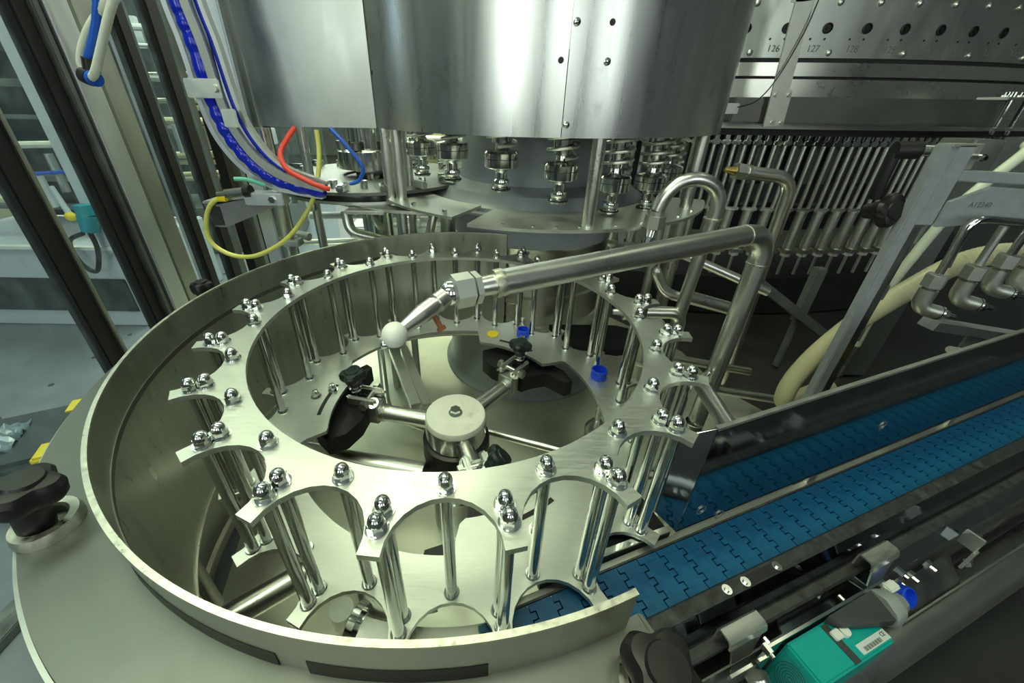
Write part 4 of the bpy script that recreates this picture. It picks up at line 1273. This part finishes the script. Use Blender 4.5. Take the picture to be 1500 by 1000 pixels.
# far machines in the hall
def machine(name, label, loc, size, seed, pal, rz=0.0):
    rnd = random.Random(seed)
    t = thing(name, label, 'machine', (loc[0], loc[1], FLOOR), rz, group='far machines')
    w, d_, h = size
    MB().box((0, 0, .14), (w, d_, .28), bev=.008).build('base_cabinet', pal[0], t)
    MB().box((0, d_ * .3, h * .6), (w * .9, .03, h * .8)).build('rear_panel', pal[1], t)
    for k in range(5):
        x = -w / 2 + w * (k + .5) / 5 + rnd.uniform(-.03, .03)
        MB().box((x, rnd.uniform(-.3, .1) * d_, h * .5), (.035, .035, h), bev=.003).build('upright', rnd.choice(pal), t)
    for k in range(12):
        z = .3 + (h - .35) * rnd.random()
        y = -d_ / 2 + rnd.random() * d_ * .6
        r = rnd.choice((.010, .014, .02, .028))
        x0, x1 = -w / 2 + rnd.random() * w * .4, w / 2 - rnd.random() * w * .4
        MB().cyl((x0, y, z), (x1, y, z + rnd.uniform(-.02, .02)), r, n=10).build('pipe', rnd.choice(pal + ['pipe', 'hall_cream']), t)
    for k in range(16):
        x = rnd.uniform(-w / 2, w / 2)
        z = .3 + (h - .4) * rnd.random()
        y = -d_ / 2 - .02 + rnd.random() * d_ * .3
        if rnd.random() < .55:
            s = (rnd.uniform(.03, .12), .05, rnd.uniform(.02, .09))
            MB().box((x, y, z), s, bev=.004).build('fitting_box', rnd.choice(pal + ['hall_white', 'hall_cream', 'hose_blue']), t)
        else:
            MB().cyl((x, y, z), (x, y, z + rnd.uniform(.05, .16)), rnd.uniform(.012, .03), n=12).build('valve', rnd.choice(('pipe', 'hall_cream', 'polish', 'hall_white')), t)
    return t
machine('palletiser', 'yellowish machine with pipes far behind the guard posts', (-2.55, 2.5), (1.6, .8, 1.3), 3, ['hall_cream', 'hall_grey', 'hall_white'], R(20))
machine('washer_unit', 'grey pipework machine in the hall behind the gasket posts', (-1.75, 2.0), (1.0, .6, 1.1), 5, ['hall_grey', 'hall_dark', 'hall_cream'], R(15))
machine('pipe_rack_unit', 'bright cluttered pipework machine beyond the red and yellow hoses', (-.22, 1.62), (.92, .4, .82), 11, ['hall_white', 'hall_cream', 'pipe'], R(5))
machine('valve_station', 'cream pipe valve station far behind the capping column', (-.10, 2.6), (1.4, .5, 1.2), 17, ['hall_cream', 'hall_white', 'dull'], R(0))
machine('control_unit', 'dark blue control machine deep behind the clear panels', (-3.5, .7), (1.2, .7, 1.2), 23, ['hall_dark', 'hall_grey', 'hall_white'], R(60))

# ================================================================== CABLE CARRIER, TUBES AND CLUTTER LEFT OF THE CAPPER
t = thing('cable_carrier', 'curved twin rail carrier sweeping down with a glossy blue ribbed hose inside', 'cable carrier', (-.33, .35, .13))
B = Vector((-.33, .35, .13))
cl = [(-.556, .35, .62), (-.553, .35, .488), (-.546, .35, .420), (-.541, .35, .307), (-.525, .35, .242), (-.485, .35, .186), (-.424, .35, .150), (-.325, .35, .132)]
cr = [(-.497, .35, .62), (-.488, .35, .489), (-.478, .35, .421), (-.471, .35, .333), (-.459, .35, .276), (-.429, .35, .222), (-.384, .35, .187), (-.310, .35, .162)]
def flat_rail(path, w, th, mat, name, dy=0.0):
    P = smooth_path(path, 6)
    vs, fs = [], []
    for i, p in enumerate(P):
        a, b = P[max(i - 1, 0)], P[min(i + 1, len(P) - 1)]
        tt = (b - a).normalized()
        nn = Vector((tt.z, 0, -tt.x))
        for sx, sy in ((-1, -1), (1, -1), (1, 1), (-1, 1)):
            vs.append(p + nn * (sx * w / 2) + Vector((0, sy * th / 2 + dy, 0)) - B)
    for i in range(len(P) - 1):
        for j in range(4):
            j2 = (j + 1) % 4
            fs.append((i * 4 + j, i * 4 + j2, (i + 1) * 4 + j2, (i + 1) * 4 + j))
    k = len(P) - 1
    fs += [(0, 1, 2, 3), (k * 4 + 3, k * 4 + 2, k * 4 + 1, k * 4)]
    return MB().add(vs, fs).build(name, mat, t)
mid = [((Vector(a) * .62 + Vector(b) * .38)) for a, b in zip(cl, cr)]
mid2 = [((Vector(a) * .30 + Vector(b) * .70)) for a, b in zip(cl, cr)]
flat_rail(cl, .010, .024, 'profile_light', 'outer_rail')
flat_rail(mid2, .016, .012, 'profile', 'centre_rail', -.018)
flat_rail(cr, .008, .016, 'dull', 'inner_rail')
hp = smooth_path([Vector(p) + Vector((0, -.006, 0)) for p in mid], 14)
MB().tube([p - B for p in hp], .0125, 14, radii=lambda q: .0140 + .0030 * abs(math.sin(q * pi * 16))).build('blue_hose', 'blue_corr', t)
hp2 = [Vector(a) * .12 + Vector(b) * .88 + Vector((0, -.002, 0)) for a, b in zip(cl, cr)]
MB().tube([p - B for p in smooth_path(hp2, 8)], .006, 10).build('blue_hose', 'blue_corr', t)
flat_rail([(-.556, .35, .335), (-.54, .35, .335)], .001, .001, 'profile', 'pin')
MB().box(Vector((-.518, .325, .345)) - B, (.070, .006, .034), bev=.002).cyl(Vector((-.492, .322, .345)) - B, Vector((-.492, .315, .345)) - B, .007, n=12).build('clamp_strap', 'plate', t)
MB().box(Vector((-.480, .325, .292)) - B, (.030, .006, .034), bev=.002).build('clip_plate', 'plate', t)
epost2 = thing('machine_upright', 'pale green aluminium upright behind the cable carrier', 'post', (-.547, .49, FLOOR))
MB().box((0, 0, .72), (.040, .04, 1.45), bev=.003).build('profile', 'profile_light', epost2)
MB().box((.024, 0, .72), (.008, .03, 1.45)).build('groove', 'dark_steel', epost2)

# blue and white tube loop with black push fitting
t = thing('tube_loop', 'blue and white air tubes hanging with a black push-in fitting', 'air tube', (-.443, 0, .35))
B = Vector((-.443, 0, .35))
MB().tube([Vector(p) - B for p in ((-.35, .01, .56), (-.388, 0, .450), (-.415, 0, .399), (-.440, 0, .366))], .0050, 12, sub=6).build('blue_tube', 'hose_blue', t)
MB().tube([Vector(p) - B for p in ((-.30, .01, .54), (-.367, 0, .444), (-.398, 0, .419), (-.430, 0, .392), (-.450, 0, .365), (-.449, 0, .350))], .0044, 12, sub=6).build('white_tube', 'hose_white', t)
MB().tube([Vector(p) - B for p in ((-.28, -.01, .55), (-.351, -.012, .444), (-.376, -.014, .417), (-.412, -.014, .370), (-.428, -.012, .352), (-.440, -.008, .346))], .0046, 12, sub=6).build('white_tube', 'hose_white', t)
MB().cyl((.006, 0, .018), (.002, 0, .004), .0085, n=14).cyl((-.009, 0, 0), (.002, -.004, -.003), .0095, n=16).build('push_fitting', 'black', t)
MB().cyl((.002, -.004, -.003), (.009, -.007, -.004), .0088, n=16).build('fitting_collar', 'hose_blue', t)

# yellow loop tube with its bracket
hose('yellow_tube', 'yellow tube hanging in a wide loop below the side panel', [(-.545, .34, .136), (-.595, .345, .108), (-.626, .35, .056), (-.625, .35, .012), (-.583, .35, -.017), (-.522, .35, -.016), (-.443, .355, .024), (-.387, .37, .084), (-.358, .39, .141), (-.344, .41, .215), (-.342, .415, .268)], .0054, 'hose_yellow', cat='tube')
hose('red_tube', 'red tube curving down under the side panel', [(-.399, .43, .270), (-.408, .40, .248), (-.410, .36, .222), (-.386, .325, .195), (-.348, .315, .175), (-.309, .315, .158), (-.298, .32, .154)], .0058, 'hose_red', cat='tube')
hose('dark_blue_tube', 'thin dark blue tube curving under the side panel', [(-.315, .43, .270), (-.290, .42, .247), (-.256, .42, .202), (-.248, .42, .179), (-.263, .42, .155), (-.285, .42, .148)], .0048, 'hose_blue', cat='tube')
hose('mint_tube', 'short mint green tube end above the tube bracket', [(-.492, .30, .176), (-.468, .305, .174), (-.442, .32, .160)], .0045, 'hose_teal', cat='tube')
t = thing('tube_bracket', 'tapered hollow steel bracket holding the yellow tube end', 'bracket', (-.585, .37, .06))
MB().add([(-.020, -.02, -.005), (.010, -.02, -.005), (.010, -.02, .050), (-.028, -.02, .050), (.125, .05, .070), (.130, .05, .040)],
         [(0, 1, 2, 3), (1, 5, 4, 2), (3, 2, 4), (0, 3, 4, 5), (0, 5, 1)]).build('taper_box', 'dark_steel', t)
MB().box((-.006, -.0215, .022), (.026, .002, .044)).build('hollow_end', 'ink', t)
MB().box((.05, .0, .064), (.16, .045, .006), bev=.001, rot=Matrix.Rotation(R(-8), 3, 'Y')).build('top_flange', 'plate', t)
MB().box((.125, -.02, .066), (.090, .034, .028), bev=.002).build('clamp_block', 'profile_light', t)
MB().cyl((.146, -.037, .066), (.146, -.042, .066), .008, n=6).build('socket_screw', 'polish', t)
MB().cyl((.038, -.03, .076), (.085, -.03, .082), .010, n=12).cyl((.018, -.03, .074), (.038, -.03, .076), .006, n=10).build('push_fitting', 'dark_steel', t)
MB().cyl((.084, -.03, .082), (.098, -.03, .083), .014, n=14).build('fitting_collar', 'black', t)
MB().box((.028, -.03, .066), (.024, .014, .014), bev=.003).build('orange_wrap', 'yellow', t)

# posts, shaft and transfer star under the side panel
def rodthing(name, label, x, y, z0, z1, r, mat='pipe', extra=None):
    t = thing(name, label, 'rod', (x, y, z0))
    MB().cyl((0, 0, 0), (0, 0, z1 - z0), r, n=18).build('rod', mat, t)
    return t
t = rodthing('support_rod', 'thick steel support rod with clamp below the tube bracket', -.487, .45, FLOOR, .268, .0165)
MB().cyl((0, 0, .50), (0, 0, .52), .024, n=18).box((.02, -.01, .51), (.04, .03, .018), bev=.003).build('clamp_ring', 'dull', t)
rodthing('support_rod', 'slim steel support rod left of the flanged shaft', -.425, .52, FLOOR, .33, .012)
rodthing('support_rod', 'upright steel rod carrying the dark transfer plate', -.193, .445, .10, .272, .013)
rodthing('support_rod', 'second upright steel rod behind the dark transfer plate', -.16, .54, -.05, .30, .011)
t = thing('flanged_shaft', 'thick vertical shaft with bolted flange under the side panel', 'shaft', (-.318, .738, FLOOR))
MB().lathe([(.05, 0), (.05, .66), (.098, .665), (.098, .715), (.090, .72), (.062, .722), (.062, 1.0)], 36).build('shaft', 'rod', t)
for k in range(6):
    px, py = pol(.082, k * 60 + 20)
    MB().cyl((px, py, .72), (px, py, .742), .013, n=12).build('flange_bolt', 'dark_steel', t)
t = thing('transfer_plate_stack', 'dark layered transfer plates around the flanged shaft', 'plate', (-.30, .72, .10))
MB().ring([(.10, .018), (.10, .026), (.30, .026), (.30, .018)], 50).build('disc', 'dark_steel', t)
MB().ring([(.12, -.012), (.12, -.004), (.27, -.004), (.27, -.012)], 50).build('disc', 'dull', t)
for k in range(18):
    a = k * 20 + 8
    px, py = pol(.285, a)
    MB().box((px, py, .036), (.05, .018, .018), rz=R(a), bev=.003).build('gripper', 'polish' if k % 3 else 'dull', t)
    px, py = pol(.235, a + 9)
    MB().cyl((px, py, .026), (px, py, .045), .010, n=10).build('gripper_pin', 'polish', t)
for k in range(12):
    px, py = pol(.25, k * 30)
    MB().cyl((px, py, -.04), (px, py, -.012), .009, n=10).build('stud', 'polish', t)
t = thing('guide_arc', 'curved flat steel guide arm above the tray wall', 'guide', (-.20, .44, .085))
MB().ring([(.33, -.004), (.33, .004), (.375, .004), (.375, -.004)], 24, (.10, .33, 0), R(-150), R(-88)).build('arm', 'plate', t)
MB().box((-.055, -.01, -.004), (.10, .05, .010), bev=.002).build('end_pad', 'dull', t)
MB().cyl((.03, .02, -.60), (.03, .02, -.004), .011, n=12).build('post', 'dull', t)
t = thing('round_cover', 'pale round disc cover beside the support rod', 'cover', (-.60, .60, -.02))
MB().cyl((0, 0, 0), (.01, .012, 0), .055, n=36).build('disc', 'dull', t)
MB().cyl((.01, .012, -.01), (.11, -.02, -.02), .012, n=12).build('axle', 'dull', t)
pipe_thing('bypass_pipe', 'U-shaped steel pipe between the guide arm and tray wall', [(-.38, .62, .03), (-.37, .60, -.03), (-.20, .62, -.075), (-.13, .62, -.06), (-.11, .64, .03)], .016, fil=.05)
pipe_thing('bypass_pipe', 'upright steel pipe rising behind the tray wall edge', [(-.195, .55, -.35), (-.195, .55, .09)], .015)
pipe_thing('bypass_pipe', 'thick upright pipe beside the grey column flange', [(-.06, .55, -.35), (-.06, .55, .065)], .022)
pipe_thing('bypass_pipe', 'cream horizontal pipe behind the yellow loop', [(-.60, .85, -.045), (-.25, .85, -.035)], .013, 'hall_white')
pipe_thing('bypass_pipe', 'long low steel pipe behind the tray wall', [(-.62, .80, -.13), (-.22, .80, -.11)], .010)
pipe_thing('bypass_pipe', 'dark flat cable duct low behind the tray wall', [(-.66, .70, -.17), (-.40, .66, -.20), (-.1, .70, -.18)], .02, 'hall_dark')
